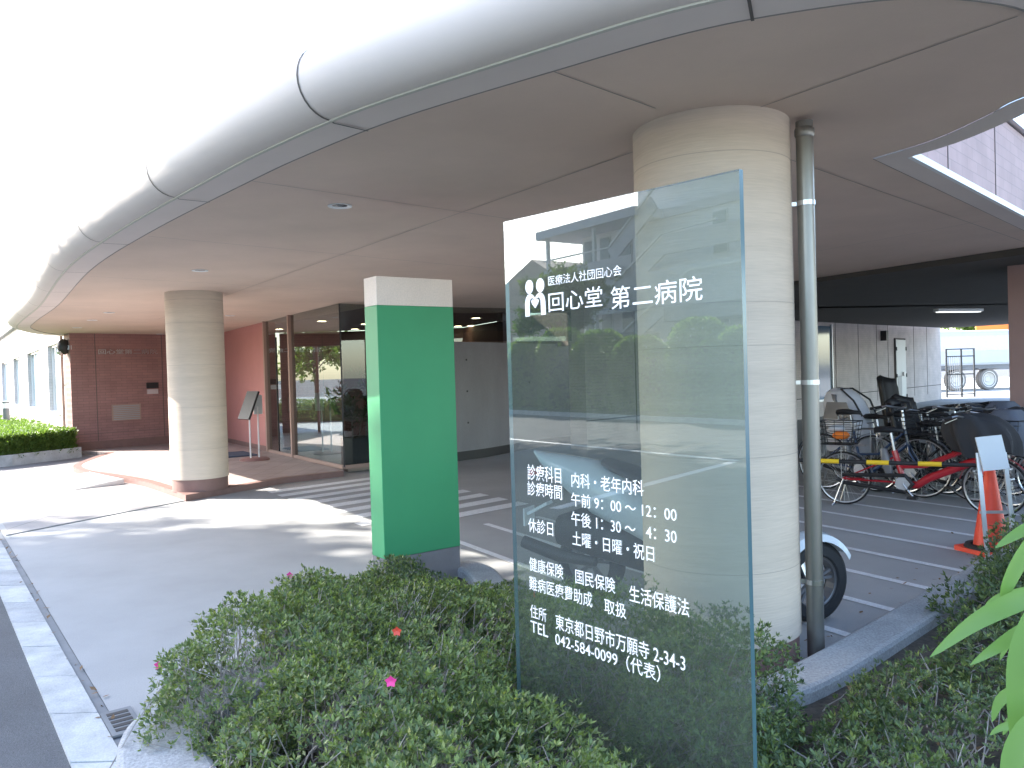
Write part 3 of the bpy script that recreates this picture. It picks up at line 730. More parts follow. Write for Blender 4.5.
# local frame: x along the glass, y away from the viewer
gt = .019
m = MB()
zt0, zt1 = 2.1, 2.08
vs = [(0, 0, -.05), (SW, 0, -.05), (SW, 0, zt1), (0, 0, zt0), (0, gt, -.05), (SW, gt, -.05), (SW, gt, zt1), (0, gt, zt0)]
m.add(vs, [(0, 1, 2, 3), (5, 4, 7, 6)]); m.cur = 1; m.add(vs, [(1, 5, 6, 2), (2, 6, 7, 3), (4, 0, 3, 7), (0, 4, 5, 1)])
pane = m.build('glass_pane', ['signglass', 'glassedge'], sg)
yt = -.003
TX = [('医療法人社団回心会', .245, .596, 1.831, 1.866, .0), ('回心堂', .243, .508, 1.737, 1.806, .002), ('第二病院', .546, .912, 1.723, 1.797, .002),
      ('診療科目', .101, .284, 1.122, 1.181, .004), ('内科・老年内科', .336, .665, 1.117, 1.169, .004),
      ('診療時間', .098, .286, 1.064, 1.118, .004), ('午前 9：00 ～ 12：00', .332, .795, 1.05, 1.098, .004), ('午後 1：30 ～   4：30', .330, .793, .981, 1.031, .004),
      ('休診日', .097, .234, .927, .98, .004), ('土曜・日曜・祝日', .332, .702, .911, .962, .004),
      ('健康保険', .096, .281, .780, .832, .004), ('国民保険', .342, .531, .777, .829, .004), ('生活保護法', .593, .834, .765, .820, .004),
      ('難病医療費助成', .093, .422, .707, .76, .004), ('取扱', .479, .577, .702, .753, .004),
      ('住所', .094, .184, .603, .654, .004), ('東京都日野市万願寺 2-34-3', .232, .814, .590, .648, .004), ('TEL', .094, .190, .549, .592, .004), ('042-584-0099（代表）', .229, .714, .530, .584, .004)]
for i, (b, a0, a1, z0, z1, th) in enumerate(TX):
    o = text_mesh(b, 'lettering', 'whiteletter', sg, a0, a1, z0, z1, yt, thick=th)
# logo: two oval heads over two arched bodies that leave a heart between them
m = MB()
def disc(cx, cz, rx, rz, n=24): m.add([(cx+rx*math.cos(2*math.pi*k/n), yt, cz+rz*math.sin(2*math.pi*k/n)) for k in range(n)], [tuple(range(n))])
cx = .171
disc(cx-.030, 1.838, .022, .026); disc(cx+.030, 1.838, .022, .026)
def body(sg_):
    pts = [(-.056, 1.730), (-.056, 1.775), (-.053, 1.795), (-.042, 1.808), (-.027, 1.812), (-.012, 1.808), (-.002, 1.797), (0, 1.79)]
    inner_ = [(0, 1.768), (-.010, 1.779), (-.010, 1.79), (-.018, 1.795), (-.027, 1.79), (-.029, 1.78)]
    # outer arch band
    out_ = [(-.056, 1.730), (-.056, 1.778), (-.051, 1.797), (-.040, 1.809), (-.027, 1.812), (-.013, 1.808), (-.001, 1.797)]
    in_ = [(-.031, 1.730), (-.031, 1.760), (-.030, 1.783), (-.024, 1.794), (-.016, 1.796), (-.007, 1.792), (-.001, 1.785)]
    vs = [(cx+sg_*x, yt, z) for x, z in out_]+[(cx+sg_*x, yt, z) for x, z in in_]
    n = len(out_); m.add(vs, [(i, i+1, n+i+1, n+i) for i in range(n-1)])
body(1); body(-1)
for s_ in (1, -1):
    m.add([(cx+s_*x, yt, z) for x, z in [(-.0215, 1.785), (-.014, 1.7915), (0, 1.786), (0, 1.757), (-.017, 1.774)]], [(0, 1, 2, 3, 4)])
m.build('logo', 'whiteletter', sg)

# ------------------------------------------------------------------ foliage helpers
def leaf_object(name, centers, axes, size, matname, parent=None, leaves=6, length=1.0, width=.36, spread=.85, jitter=.3):
    """whorls of folded leaves at the given centres, one mesh"""
    n = len(centers); centers = np.asarray(centers); axes = np.asarray(axes); axes = axes/np.linalg.norm(axes, axis=1, keepdims=True)
    k = leaves; tot = n*k
    C_ = np.repeat(centers, k, 0); Z = np.repeat(axes, k, 0)
    ref = NR.normal(size=(n, 3)); X = np.cross(axes, ref); X /= np.linalg.norm(X, axis=1, keepdims=True)+1e-9; Y = np.cross(axes, X)
    X = np.repeat(X, k, 0); Y = np.repeat(Y, k, 0)
    a = np.tile(np.arange(k)*2*np.pi/k, n)+NR.normal(0, jitter, tot)
    el = NR.normal(spread, .28, tot)         # angle away from the axis
    d = (X*np.cos(a)[:, None]+Y*np.sin(a)[:, None])
    D = d*np.sin(el)[:, None]+Z*np.cos(el)[:, None]
    S = np.cross(D, Z); S /= np.linalg.norm(S, axis=1, keepdims=True)+1e-9; Nn = np.cross(S, D)
    L = (size*NR.uniform(.6, 1.35, tot)*length)[:, None]; Wd = L*width/2
    base = C_+D*L*.08
    p0 = base; p1 = base+D*L*.5+S*Wd+Nn*L*.03; p2 = base+D*L; p3 = base+D*L*.5-S*Wd+Nn*L*.03; 
    V = np.stack([p0, p1, p2, p3], 1).reshape(-1, 3)
    me = bpy.data.meshes.new(name); me.vertices.add(len(V)); me.vertices.foreach_set('co', V.ravel())
    idx = (np.arange(tot)*4)[:, None]+np.array([[0, 1, 2, 3]]); me.loops.add(tot*4); me.loops.foreach_set('vertex_index', idx.ravel())
    me.polygons.add(tot); me.polygons.foreach_set('loop_start', np.arange(tot)*4); me.polygons.foreach_set('loop_total', np.full(tot, 4))
    me.materials.append(MATS[matname]); me.update(calc_edges=True)
    o = bpy.data.objects.new(name, me); COL.objects.link(o)
    if parent: o.parent = parent
    return o

def twigs(name, starts, ends, parent, r0_=.004, r1_=.0015, m_='twig', bend=.06):
    mb = MB()
    for s_, e in zip(starts, ends):
        s_ = Vector(s_); e = Vector(e); L_ = (e-s_).length
        q = [s_]
        for t_ in (.35, .7):
            q.append(s_.lerp(e, t_)+Vector((R.gauss(0, bend), R.gauss(0, bend), R.gauss(0, bend*.6)))*L_)
        q.append(e); mb.tube(q, [r0_, r0_*.8, (r0_+r1_)/2, r1_], 4, cap=False)
    return mb.build(name, m_, parent)

def bush(name, label, loc, mounds, dens, size, mats=('azalea', 'azaleadark'), ntwig=120, bare=0.0, group=None, base=.05, cat='shrub', twig_r=.0035, depth=.14, clear=None):
    """mounds: (x,y,rx,ry,h) in world; whorls cover their union"""
    t = thing(name, label, cat, (loc[0], loc[1], 0), 0, group)
    C_ = []; Ax = []
    for (mx, my, rx, ry, h) in mounds:
        area = 2.4*(rx*ry*math.pi*.6+(rx+ry)*h*1.2); n = int(area*dens)
        u = NR.uniform(0, 1, n); ph = NR.uniform(0, 2*np.pi, n); st = np.sqrt(1-u**2*.98); 
        nx, ny, nz = st*np.cos(ph), st*np.sin(ph), u
        p = 3.0   # squarish dome
        k = (np.abs(nx)**p+np.abs(ny)**p+np.abs(nz)**p)**(-1/p)
        sh = 1-np.abs(NR.normal(0, depth, n)); sh += .07*np.sin(nx*7+mx*3)*np.cos(ny*6+my*2)+.05*np.sin(nx*17+ny*13+mx)
        x = mx+nx*k*rx*sh; y = my+ny*k*ry*sh; z = base+nz*k*h*sh
        keep = np.ones(n, bool)
        for (ox, oy, orx, ory, oh) in mounds:
            if (ox, oy) == (mx, my): continue
            q = ((x-ox)/orx)**2+((y-oy)/ory)**2+((z-base)/oh)**2; keep &= q > .55
        gap = np.sin(x*5.1+y*3.3)*np.sin(y*6.7-x*2.9+1.3)+np.sin(x*11+1)*np.sin(y*13)*.6
        keep &= (gap > -.75+bare) | (NR.uniform(0, 1, n) < .25)
        keep &= (x**2+y**2+(z-CAMH)**2) > .75**2
        if clear: keep &= ~clear(x, y)
        C_.append(np.stack([x, y, z], 1)[keep]); Ax.append(np.stack([nx*.7+NR.normal(0, .3, n), ny*.7+NR.normal(0, .3, n), nz*.8+.5+NR.normal(0, .2, n)], 1)[keep])
    C_ = np.concatenate(C_)-np.array([loc[0], loc[1], 0]); Ax = np.concatenate(Ax)
    sel = NR.uniform(0, 1, len(C_)) < .62
    fo = leaf_object('foliage', C_[sel], Ax[sel], size, mats[0], t)
    leaf_object('foliage', C_[~sel], Ax[~sel], size*.95, mats[1], t)
    ids = NR.choice(len(C_), min(ntwig, len(C_)), replace=False)
    starts = []; ends = []
    for i in ids:
        e = C_[i]+NR.normal(0, .01, 3)
        starts.append((e[0]*.75+NR.normal(0, .12), e[1]*.75+NR.normal(0, .12), .03)); ends.append((e[0], e[1], e[2]+.01))
    twigs('stems', starts, ends, t, twig_r, .0013)
    return t

def behind_glass(x, y): # nothing passes through the pane
    n = np.array([sd.y, -sd.x]); dd_ = (x-pl.x)*n[0]+(y-pl.y)*n[1]; s_ = (x-pl.x)*sd.x+(y-pl.y)*sd.y
    return (np.abs(dd_+.01) < .022) & (s_ > -.02) & (s_ < SW+.02)
FOL = 1.0
bush('azalea_bush', 'broad round topped azalea at the left kerb corner with pink blossoms', (-1.0, 3.3),
     [(-1.15, 4.32, .22, .26, .40), (-1.03, 3.55, .53, .60, .47), (-.50, 2.85, .52, .60, .47), (-.40, 3.75, .60, .60, .42), (-.15, 2.30, .50, .55, .44), (-.97, 4.30, .40, .50, .34)], 2100, .023, ntwig=1300, bare=.42, clear=behind_glass, group='azalea shrubs in the planter')
bush('azalea_bush', 'azalea growing round the foot of the green pylon', (-.6, 4.9), [(-.78, 4.85, .42, .42, .22), (-.25, 4.50, .48, .45, .22), (-.80, 5.20, .22, .18, .27)], 1700, .023, ('azaleadark', 'azalea'), ntwig=260, group='azalea shrubs in the planter')
bush('azalea_bush', 'twiggy azalea in front of the glass sign foot', (.2, 2.0), [(.10, 2.10, .45, .42, .36), (.45, 1.75, .40, .38, .30), (-.05, 1.6, .45, .4, .34)], 1500, .022, ntwig=700, bare=.45, clear=behind_glass, group='azalea shrubs in the planter', twig_r=.003)
bush('azalea_bush', 'dark azalea behind the glass sign, before the thick column', (.45, 3.3), [(.35, 3.55, .42, .34, .50), (.75, 3.20, .36, .34, .46), (.62, 2.75, .30, .25, .34)], 1700, .022, ('azaleadark', 'azalea'), ntwig=300, clear=behind_glass, group='azalea shrubs in the planter')
bush('azalea_bush', 'sparse low azalea on the soil right of the glass sign', (1.3, 2.5), [(1.0, 2.45, .40, .45, .26), (1.45, 2.7, .45, .45, .22), (1.25, 1.95, .50, .40, .22), (1.9, 2.35, .45, .50, .26), (1.75, 3.1, .45, .4, .24)], 1000, .025, ('azaleadark', 'azalea'), ntwig=330, bare=.4, group='azalea shrubs in the planter', clear=behind_glass, twig_r=.004)
bush('azalea_bush', 'tall straggly azalea in front of the traffic cone', (3.2, 4.8), [(3.55, 4.9, .65, .42, .48), (2.75, 4.15, .5, .45, .38), (4.2, 5.25, .6, .6, .85), (2.45, 3.5, .55, .45, .32), (3.3, 4.1, .7, .6, .5)], 800, .030, ('azaleadark', 'azalea'), ntwig=520, bare=.25, group='azalea shrubs in the planter', twig_r=.004)
# blossoms on the left azalea
def flower(px, Y, m_, label, z=None):
    p = at_Y(px[0], px[1], Y); t = thing('azalea_blossom', label, 'flower', tuple(p), 0)
    mb = MB()
    for k in range(5):
        a = 2*math.pi*k/5+.3; u_ = Vector((math.cos(a), -.35, math.sin(a))); w_ = Vector((-math.sin(a), 0, math.cos(a)))
        mb.add([(0, 0, 0), tuple(u_*.011+w_*.008), tuple(u_*.020), tuple(u_*.011-w_*.008)], [(0, 1, 2, 3)])
    mb.build('petals', m_, t); mb = MB(); mb.tube([(0, 0, 0), (0, .015, -.03)], .0015, 5); mb.build('stalk', 'twig', t)
flower((290, 575), 4.35, 'petal', 'pink azalea blossom on the top edge of the bush left of the pylon')
flower((159, 665), 3.30, 'petal', 'pink azalea blossom at the far left edge of the bush')
flower((391, 681), 2.5, 'petal', 'pink azalea blossom in the middle of the front bush')
flower((397, 631), 3.05, 'petalred', 'small faded red blossom behind the middle of the bush')

# near plant with long leaves on the right
np_ = thing('leafy_plant', 'bright green plant with long drooping pointed leaves at the right edge', 'plant', (.95, 1.18, .0))
def big_leaf(pts, w, Y, roll=0.0, dY=0.0):
    P_ = [at_Y(x, y, Y+dY*i/(len(pts)-1)) for i, (x, y) in enumerate(pts)]
    P_ = [Vector(q) for q in smooth_line([tuple(p) for p in P_], 4)]
    n = len(P_); vs = []; fs = []
    for i, p in enumerate(P_):
        t_ = i/(n-1); tan = (P_[min(i+1, n-1)]-P_[max(i-1, 0)]).normalized()
        view = (p-Vector((0, 0, CAMH))).normalized(); side = tan.cross(view).normalized()
        side = (side*math.cos(roll)+view*math.sin(roll))
        ww = .78*w*math.sin(math.pi*min(1, (t_*.93+.07))**.85)**.9+.0006 if t_ < 1 else .0004
        nn = tan.cross(side).normalized()
        vs += [tuple(p-np_.location+side*ww+nn*ww*.25), tuple(p-np_.location), tuple(p-np_.location-side*ww+nn*ww*.25)]
    for i in range(n-1):
        q = i*3; fs += [(q, q+1, q+4, q+3), (q+1, q+2, q+5, q+4)]
    mb = MB(); mb.add(vs, fs); mb.build('leaf', 'bigleaf', np_, smooth=True)
big_leaf([(1060, 515), (1024, 530), (995, 548)], .010, 1.15)
big_leaf([(1045, 520), (1022, 555), (1006, 588), (1003, 608)], .013, 1.12, .5)
big_leaf([(1070, 585), (1024, 598), (975, 622), (930, 657)], .017, 1.10, .2)
big_leaf([(1070, 580), (1035, 590), (1000, 598), (985, 606)], .010, 1.18, .2)
big_leaf([(1075, 615), (1030, 628), (1000, 645), (970, 665)], .013, 1.08, .3)
big_leaf([(1060, 615), (1030, 625), (1010, 640), (1000, 660)], .008, 1.16, .3)
big_leaf([(1040, 600), (1024, 650), (1018, 700), (1013, 748)], .022, 1.05, .2)
big_leaf([(1050, 680), (1022, 688), (1000, 700), (992, 722)], .012, 1.14, .4)
big_leaf([(1050, 700), (1030, 705), (1010, 722), (1003, 735)], .009, 1.2, .4)
big_leaf([(1070, 705), (1035, 725), (1012, 760), (1005, 800)], .022, 1.02, .3)
big_leaf([(1040, 715), (1020, 722), (1000, 728), (990, 735)], .007, 1.18, .3)
q0 = at_Y(1090, 400, 1.2); 
m = MB(); base_ = Vector((1.10, 1.22, .05)); top_ = at_Y(1075, 500, 1.15)
m.tube([base_-np_.location, base_.lerp(top_, .5)+Vector((-.03, 0, 0))-np_.location, top_-np_.location, top_+Vector((.02, 0, .15))-np_.location], [.008, .006, .005, .003], 6); m.build('stem', 'bark', np_)

# fallen leaves on the kerb, in the gutter and on the soil
fl_ = []
for i in range(260):
    k_ = R.random()
    if k_ < .45: x, y = R.uniform(.8, 2.6), R.uniform(1.6, 3.8); z = .058
    elif k_ < .7: t_ = R.uniform(-4, 3); x, y = kl(ki[0]+.03, ki[1], t_); x += R.gauss(0, .03); z = .006
    else:
        t_ = R.uniform(0, 3.2); x = 1.2+t_*.72+R.gauss(0, .25)+.25; y = 3.75+t_*.69+R.gauss(0, .25)+.1; z = .008
        if (x-1.075)**2+(y-4.2)**2 < .2: continue
    fl_.append((x, y, z))
fl_ = np.array(fl_); mat('deadleaf', (.20, .12, .06), .8, var=.3, vscale=9)
o = leaf_object('fallen_leaves', fl_, NR.normal(0, .15, fl_.shape)+np.array([0, 0, 1.0]), .035, 'deadleaf', leaves=1, spread=1.5, width=.5); tag(o, kind='stuff')
# ------------------------------------------------------------------ clipped hedge left, bollard light
hd = thing('clipped_hedge', 'low clipped hedge with sunlit top in front of the pale hospital wing', 'hedge', (-9.6, 15.6, 0))
hp = [(-9.05, 16.35), (-9.68, 15.0), (-11.2, 12.9), (-20, 20), (-23.5, 34), (-12, 20.2), (-9.75, 17.1)]
m = MB(); m.prism([(x+9.6, y-15.6) for x, y in [(-9.15, 16.35), (-9.78, 15.05), (-11.3, 13.1), (-19.8, 20.2), (-23.3, 33.6), (-11.9, 20.0), (-9.75, 17.0)]], .05, .50); m.build('hedge_core', 'grass', hd)
pts = []; 
from mathutils import geometry as G_
def inside(x, y, poly):
    c = False; n = len(poly)
    for i in range(n):
        x1, y1 = poly[i]; x2, y2 = poly[(i+1) % n]
        if (y1 > y) != (y2 > y) and x < (x2-x1)*(y-y1)/(y2-y1)+x1: c = not c
    return c
while len(pts) < 9000:
    x = R.uniform(-20, -9); y = R.uniform(12.8, 28)
    if inside(x, y, hp): pts.append((x+9.6, y-15.6, .56+R.gauss(0, .03)+.03*math.sin(x*3)*math.sin(y*2.3)))
for (a, b, nn_) in ((hp[0], hp[1], 3200), (hp[1], hp[2], 3000), (hp[6], hp[0], 900)):
    for i in range(nn_):
        t_ = R.random(); x = a[0]+(b[0]-a[0])*t_; y = a[1]+(b[1]-a[1])*t_; pts.append((x+9.6+R.gauss(0, .04), y-15.6+R.gauss(0, .04), R.uniform(.12, .58)))
pts = np.array(pts); ax = np.stack([NR.normal(-.1, .5, len(pts)), NR.normal(-.25, .5, len(pts)), np.full(len(pts), .8)], 1)
leaf_object('foliage', pts, ax, .055, 'hedgeleaf', hd, leaves=5)
t = thing('planter_wall', 'low grey concrete edging wall along the clipped hedge', 'edging', (-9.6, 15, 0))
m = MB(); strip_prism(m, [(.60, 1.45), (.02, .1), (-1.45, -2.0)], .16, 0, .22); m.build('wall', 'kerb', t)
t = thing('bollard_light', 'short dark bollard light standing in the clipped hedge', 'bollard light', (-13.75, 21.6, 0))
m = MB(); m.tube([(0, 0, 0), (0, 0, .92)], .09, 16); m.build('post', 'greyfr', t, smooth=True)
m = MB(); m.lathe([(.085, .92), (.085, 1.06)], n=16); m.build('diffuser', 'bulbs', t, smooth=True)
m = MB(); m.lathe([(.10, 1.06), (.10, 1.10), (.02, 1.12)], n=16, cap=True); m.build('cap', 'greyfr', t, smooth=True)

# ------------------------------------------------------------------ lobby furnishings
t = thing('notice_stand', 'notice stand with a dark tilted board on white poles before the salmon wall', 'notice stand', (-4.62, 14.15, .08), ang(B))
m = MB(); m.lathe([(.26, 0), (.26, .02), (.22, .04), (0.01, .045)], n=24, cap=True); m.build('base', 'brickred', t, smooth=True)
for x in (-.07, .09): m = MB(); m.tube([(x, 0, .03), (x, 0, .95)], .014, 8); m.build('pole', 'whitep', t)
m = MB(); m.box((-.10, -.05, .98), (.035, .42, .52), M=Matrix.Rotation(math.radians(22), 3, 'Y')); m.build('board', 'black', t)
m = MB(); m.box((.12, .05, .98), (.16, .02, .34)); m.build('notice_sheet', 'paper', t)
tag(MB().box((-5.35, 15.2, .092), (1.0, .6, .02), rz=ang(-A)).build('door_mat', 'matblue'), 'dark blue door mat on the slab by the salmon wall', 'mat')
pb = Vector((-1.75, 13.62))
t = thing('planter_box', 'dark blue planter box with leafy house plants behind the lobby glass', 'planter', (-2.24, 13.22, .09), ang(B))
m = MB(); m.box((0, 0, .22), (1.25, .36, .44)); m.build('box', 'planterblue', t, bevel=.01)
m = MB(); m.box((0, 0, .442), (1.19, .30, .01)); m.build('soil', 'soil', t)
pp = []; 
for i in range(9):
    x = -.5+i*.125; h = R.uniform(.5, 1.35); q = [(x, 0, .44), (x+R.gauss(0, .04), R.gauss(0, .04), .44+h*.5), (x+R.gauss(0, .1), R.gauss(0, .08), .44+h)]
    mb = MB(); mb.tube(q, [.014, .011, .006], 5)
    mb.build('plant_stem', 'twig', t)
    for j in range(26): f_ = R.uniform(.3, 1); pp.append((x+(q[2][0]-x)*f_+R.gauss(0, .1), R.gauss(0, .09), .44+h*f_+R.gauss(0, .05)))
pp = np.array(pp); leaf_object('plant_leaves', pp, np.stack([NR.normal(0, .5, len(pp)), NR.normal(0, .5, len(pp)), np.full(len(pp), .8)], 1), .16, 'houseplant', t, leaves=4, width=.25, spread=1.0)

# garden behind the lobby, seen through both panes
def tree(label, x, y, h, cr, cz, n, leaf=.16, off=(0, 0), name='broadleaf_tree', trunk_r=.14, squash=.8, clusters=26, matn='treeleaf', group=None, seed=1, per=70):
    rr = random.Random(seed); t = thing(name, label, 'tree', (x, y, -.01), 0, group)
    mb = MB(); top = cz-cr*.4
    mb.tube([(0, 0, 0), (rr.gauss(0, .05), rr.gauss(0, .05), top*.5), (rr.gauss(0, .15), rr.gauss(0, .15), top), (0, 0, cz+cr*.5)], [trunk_r, trunk_r*.8, trunk_r*.6, trunk_r*.2], 9)
    C_ = []; ends = []
    for i in range(clusters):
        u = rr.uniform(-.8, 1); ph = rr.uniform(0, 6.28); rad = cr*rr.uniform(.45, 1.0); st = math.sqrt(1-min(1, u*u))
        c = (off[0]+rad*st*math.cos(ph), off[1]+rad*st*math.sin(ph), cz+rad*u*squash); ends.append(c)
        cs = cr*rr.uniform(.20, .36)
        C_.append(NR.normal(0, 1, (per, 3))*cs*np.array([.6, .6, .42])+np.array(c))
        s_ = Vector((0, 0, top*rr.uniform(.75, 1.05))); e = Vector(c); mid = s_.lerp(e, .5)+Vector((0, 0, cr*.08))
        mb.tube([s_, mid, e], [trunk_r*.35, trunk_r*.2, trunk_r*.06], 5, cap=False)
    mb.build('trunk', 'bark', t)
    C_ = np.concatenate(C_); ax = NR.normal(0, .6, C_.shape)+np.array([0, 0, .5])
    leaf_object('crown', C_, ax, leaf, matn, t, leaves=5, width=.5, spread=1.1); return t
tree('slender garden tree seen through the lobby glass', -6.9, 28.0, 4, 1.4, 2.6, 0, leaf=.14, matn='hedgeleaf', trunk_r=.07, seed=4, clusters=22, per=60, group='garden trees behind the lobby')
m = MB(); m.sheet([(-12, 22), (-3, 21.5), (-2, 30), (-14, 30)], .004); struct('garden_path', m, 'kerb')
gh = thing('garden_hedge', 'low round green hedge behind the lobby window', 'hedge', (-6.9, 27.0, 0))
pts = np.stack([NR.uniform(-2, 2, 1600), NR.normal(0, .35, 1600), NR.uniform(.1, .75, 1600)], 1); leaf_object('foliage', pts, NR.normal(0, .5, pts.shape)+np.array([0, 0, .7]), .09, 'hedgeleaf', gh, leaves=5)
m = MB(); m.box((0, 0, .33), (3.8, .5, .6)); m.build('hedge_core', 'grass', gh)

# ------------------------------------------------------------------ across the road (seen in the glass)
fb = thing('apartment_block', 'grey three storey block with balconies and an outside stair across the road', 'building', (*fp(0, 8), 0), ang(D2))
# local frame: x along the facade, y>0 away from the road? keep facade at y=0
def FY(o_): return o_
sgn2 = 1 if Vector((-math.sin(ang(D2)), math.cos(ang(D2)))).dot(N2) > 0 else -1
def fbx(mb, s0_, s1_, z0, z1, y0, y1): mb.box(((s0_+s1_)/2, sgn2*(y0+y1)/2, (z0+z1)/2), (s1_-s0_, abs(y1-y0), z1-z0))
m = MB(); fbx(m, -14.2, 8, 0, 8.1, 1.6, 10); m.build('wall', 'bldglight', fb)
m = MB(); fbx(m, -15.7, -8.4, 8.1, 8.5, -.2, 10.2); fbx(m, -8.4, 8, 8.1, 8.5, 1.5, 10.2); m.build('roof', 'bldg', fb)
m = MB(); fbx(m, -15.5, 8, 4.0, 5.6, 0, .14); fbx(m, -15.5, -8.8, 5.5, 6.0, 0, 1.6); m.build('parapet', 'bldg', fb)
m = MB(); fbx(m, -15.5, -8.9, 5.6, 6.5, 0, .12); fbx(m, -7.0, 8, 6.2, 7.0, 0, .12); fbx(m, -15.5, 8, 1.4, 2.6, 0, .12); m.build('balcony', 'bldg', fb)
m = MB(); fbx(m, -15.5, -8.9, 2.8, 3.1, 0, 1.6); fbx(m, -7, 8, 3.4, 4.0, 0, 1.6); m.build('floor_slab', 'bldgdark', fb)
for x in (-15.2, -11.6, -8.8):
    m = MB(); fbx(m, x, x+.16, 0, 8.1, .05, .2); m.build('post', 'bldglight', fb)
m = MB(); fbx(m, -15.4, -10.4, 6.98, 7.04, .03, .09)
m.bar((-10.3, 0, 7.05), (-7.5, 0, 9.0), .09, .09); m.bar((-7.5, 0, 9.0), (-5.0, 0, 11.0), .09, .09); m.bar((-10.5, 0, 5.1), (-7.0, 0, 7.1), .09, .09); m.bar((-7, 0, 7.1), (-4.0, 0, 7.2), .09, .09); m.bar((-9.6, 0, 3.1), (-5.5, 0, 5.4), .09, .09); m.bar((-5.5, 0, 5.4), (-1, 0, 5.45), .09, .09)
m.build('railing', 'whitep', fb)
m = MB()
for (x0, z0, x1, z1) in ((-10.3, 6.6, -7.5, 8.5), (-10.2, 4.7, -6.8, 6.7), (-9.5, 2.7, -5.5, 5.0)):
    m.bar((x0, .1*sgn2, z0), (x1, .1*sgn2, z1), .12, .7)
m.build('outside_stair', 'bldg', fb)
m = MB(); fbx(m, -10.4, 8, 8.5, 12.5, 1.9, 8); m.build('stair_tower', 'bldglight', fb)
for x in (-13.6, -12.4, -10.9, -5.2, -3.4, 0, 3):
    w_ = MB(); fbx(w_, x-.4, x+.4, 6.1, 7.9, 1.54, 1.6); w_ = w_.build('window', 'alu', fb)
    g_ = MB(); fbx(g_, x-.34, x+.34, 6.16, 7.84, 1.51, 1.54); g_.build('pane', 'winglass', w_)
    w_ = MB(); fbx(w_, x-.4, x+.4, 3.2, 4.9, 1.54, 1.6); w_ = w_.build('window', 'alu', fb)
    g_ = MB(); fbx(g_, x-.34, x+.34, 3.26, 4.84, 1.51, 1.54); g_.build('pane', 'winglass', w_)
hb = thing('gabled_house', 'beige house with a sloping roof beyond the grey block across the road', 'house', (*fp(-21, 12), 0), ang(D2))
m = MB(); m.add([(-4, 0, 0), (4, 0, 0), (4, 0, 5.6), (-1, 0, 8.2), (-4, 0, 7), (-4, 8*sgn2, 0), (4, 8*sgn2, 0), (4, 8*sgn2, 5.6), (-1, 8*sgn2, 8.2), (-4, 8*sgn2, 7)], [(0, 1, 2, 3, 4), (9, 8, 7, 6, 5), (1, 6, 7, 2), (0, 4, 9, 5), (2, 7, 8, 3), (3, 8, 9, 4)]); m.build('wall', 'beige', hb)
w_ = MB(); w_.box((1.5, -.04*sgn2, 4.5), (1.2, .08, 1.4)); w_.build('window', 'whitep', hb)
m = MB(); strip_prism(m, [fp(-45, .1), fp(45, .1)], .2, -.02, .12); struct('far_kerb', m, 'kerb')
m = MB(); q_ = [fp(-45, .2), fp(45, .2), fp(45, 6), fp(-45, 6)]
m.add([(*q_[0], .1), (*q_[1], .1), (*q_[2], .6), (*q_[3], .6)], [(0, 1, 2, 3)]); struct('verge', m, 'grass')
# round topped shrubs
hx = [-13.0, -11.1, -9.3, -7.55, -5.7, -3.5, -1.6, .9, 2.6, 4.6]
hh = [2.4, 2.6, 2.55, 2.7, 2.95, 2.75, 2.45, 2.85, 2.5, 2.7]
labs = ['tall round topped shrub farthest left in the row across the road', 'tall round topped shrub second from the left across the road', 'tall round topped shrub third from the left across the road', 'tall round topped shrub fourth from the left, below the sign logo', 'tallest round topped shrub of the row across the road, fifth from left', 'tall round topped shrub sixth from the left across the road', 'lower round topped shrub seventh from the left across the road', 'bright round topped shrub third from the right across the road', 'tall round topped shrub second from the right across the road', 'tall round topped shrub farthest right in the row across the road']
for s_, h_, lab in zip(hx, hh, labs):
    x, y = fp(s_, 1.6); t = thing('round_shrub', lab, 'shrub', (x, y, .15), 0, 'round topped shrubs across the road')
    n = 2600; u = NR.uniform(0, 1, n); ph = NR.uniform(0, 2*np.pi, n); rad = 1-np.abs(NR.normal(0, .12, n))
    zz = u*(h_-.15); prof_ = np.clip(1-(np.maximum(zz-(h_-1.0), 0)/.9)**2, .02, 1)**.5*.95*(1+.08*np.sin(ph*3+s_))
    p3 = np.stack([np.cos(ph)*prof_*rad, np.sin(ph)*prof_*rad, zz], 1)
    leaf_object('foliage', p3, p3*np.array([1, 1, .3])+np.array([0, 0, .5]), .13, 'shrubleaf', t, leaves=4, width=.55)
    m = MB(); m.lathe([(.5, 0), (.68, .3), (.68, h_-1.2), (.45, h_-.75), (.02, h_-.5)], n=10); m.build('dense_core', 'grass', t)
tree('dark leafy tree at the left behind the shrubs across the road', *fp(-9.2, 4.2), 7, 1.9, 4.3, 0, leaf=.2, seed=8, trunk_r=.16, clusters=26, per=80, group='trees across the road')
tree('tall spreading tree across the road, its crown shading the drive', -20.8, 8.2, 14, 4.15, 10.5, 0, leaf=.34, seed=12, trunk_r=.26, clusters=84, per=80, squash=.92, off=(0, -.8), group='trees across the road')
tree('tallest tree across the road, added out of view to shade the thick column and azaleas', -22.3, 9.0, 18, 2.9, 15.6, 0, leaf=.34, seed=15, trunk_r=.26, clusters=70, per=85, squash=.95, off=(.5, -2.6), group='trees across the road')  # added unseen tree, crown placed to keep sun off the thick column and azaleas
tree('leafy tree standing farther right across the road', *fp(8.5, 2.6), 14, 3.6, 9.2, 0, leaf=.34, seed=13, trunk_r=.26, clusters=50, per=85, squash=.8, group='trees across the road')

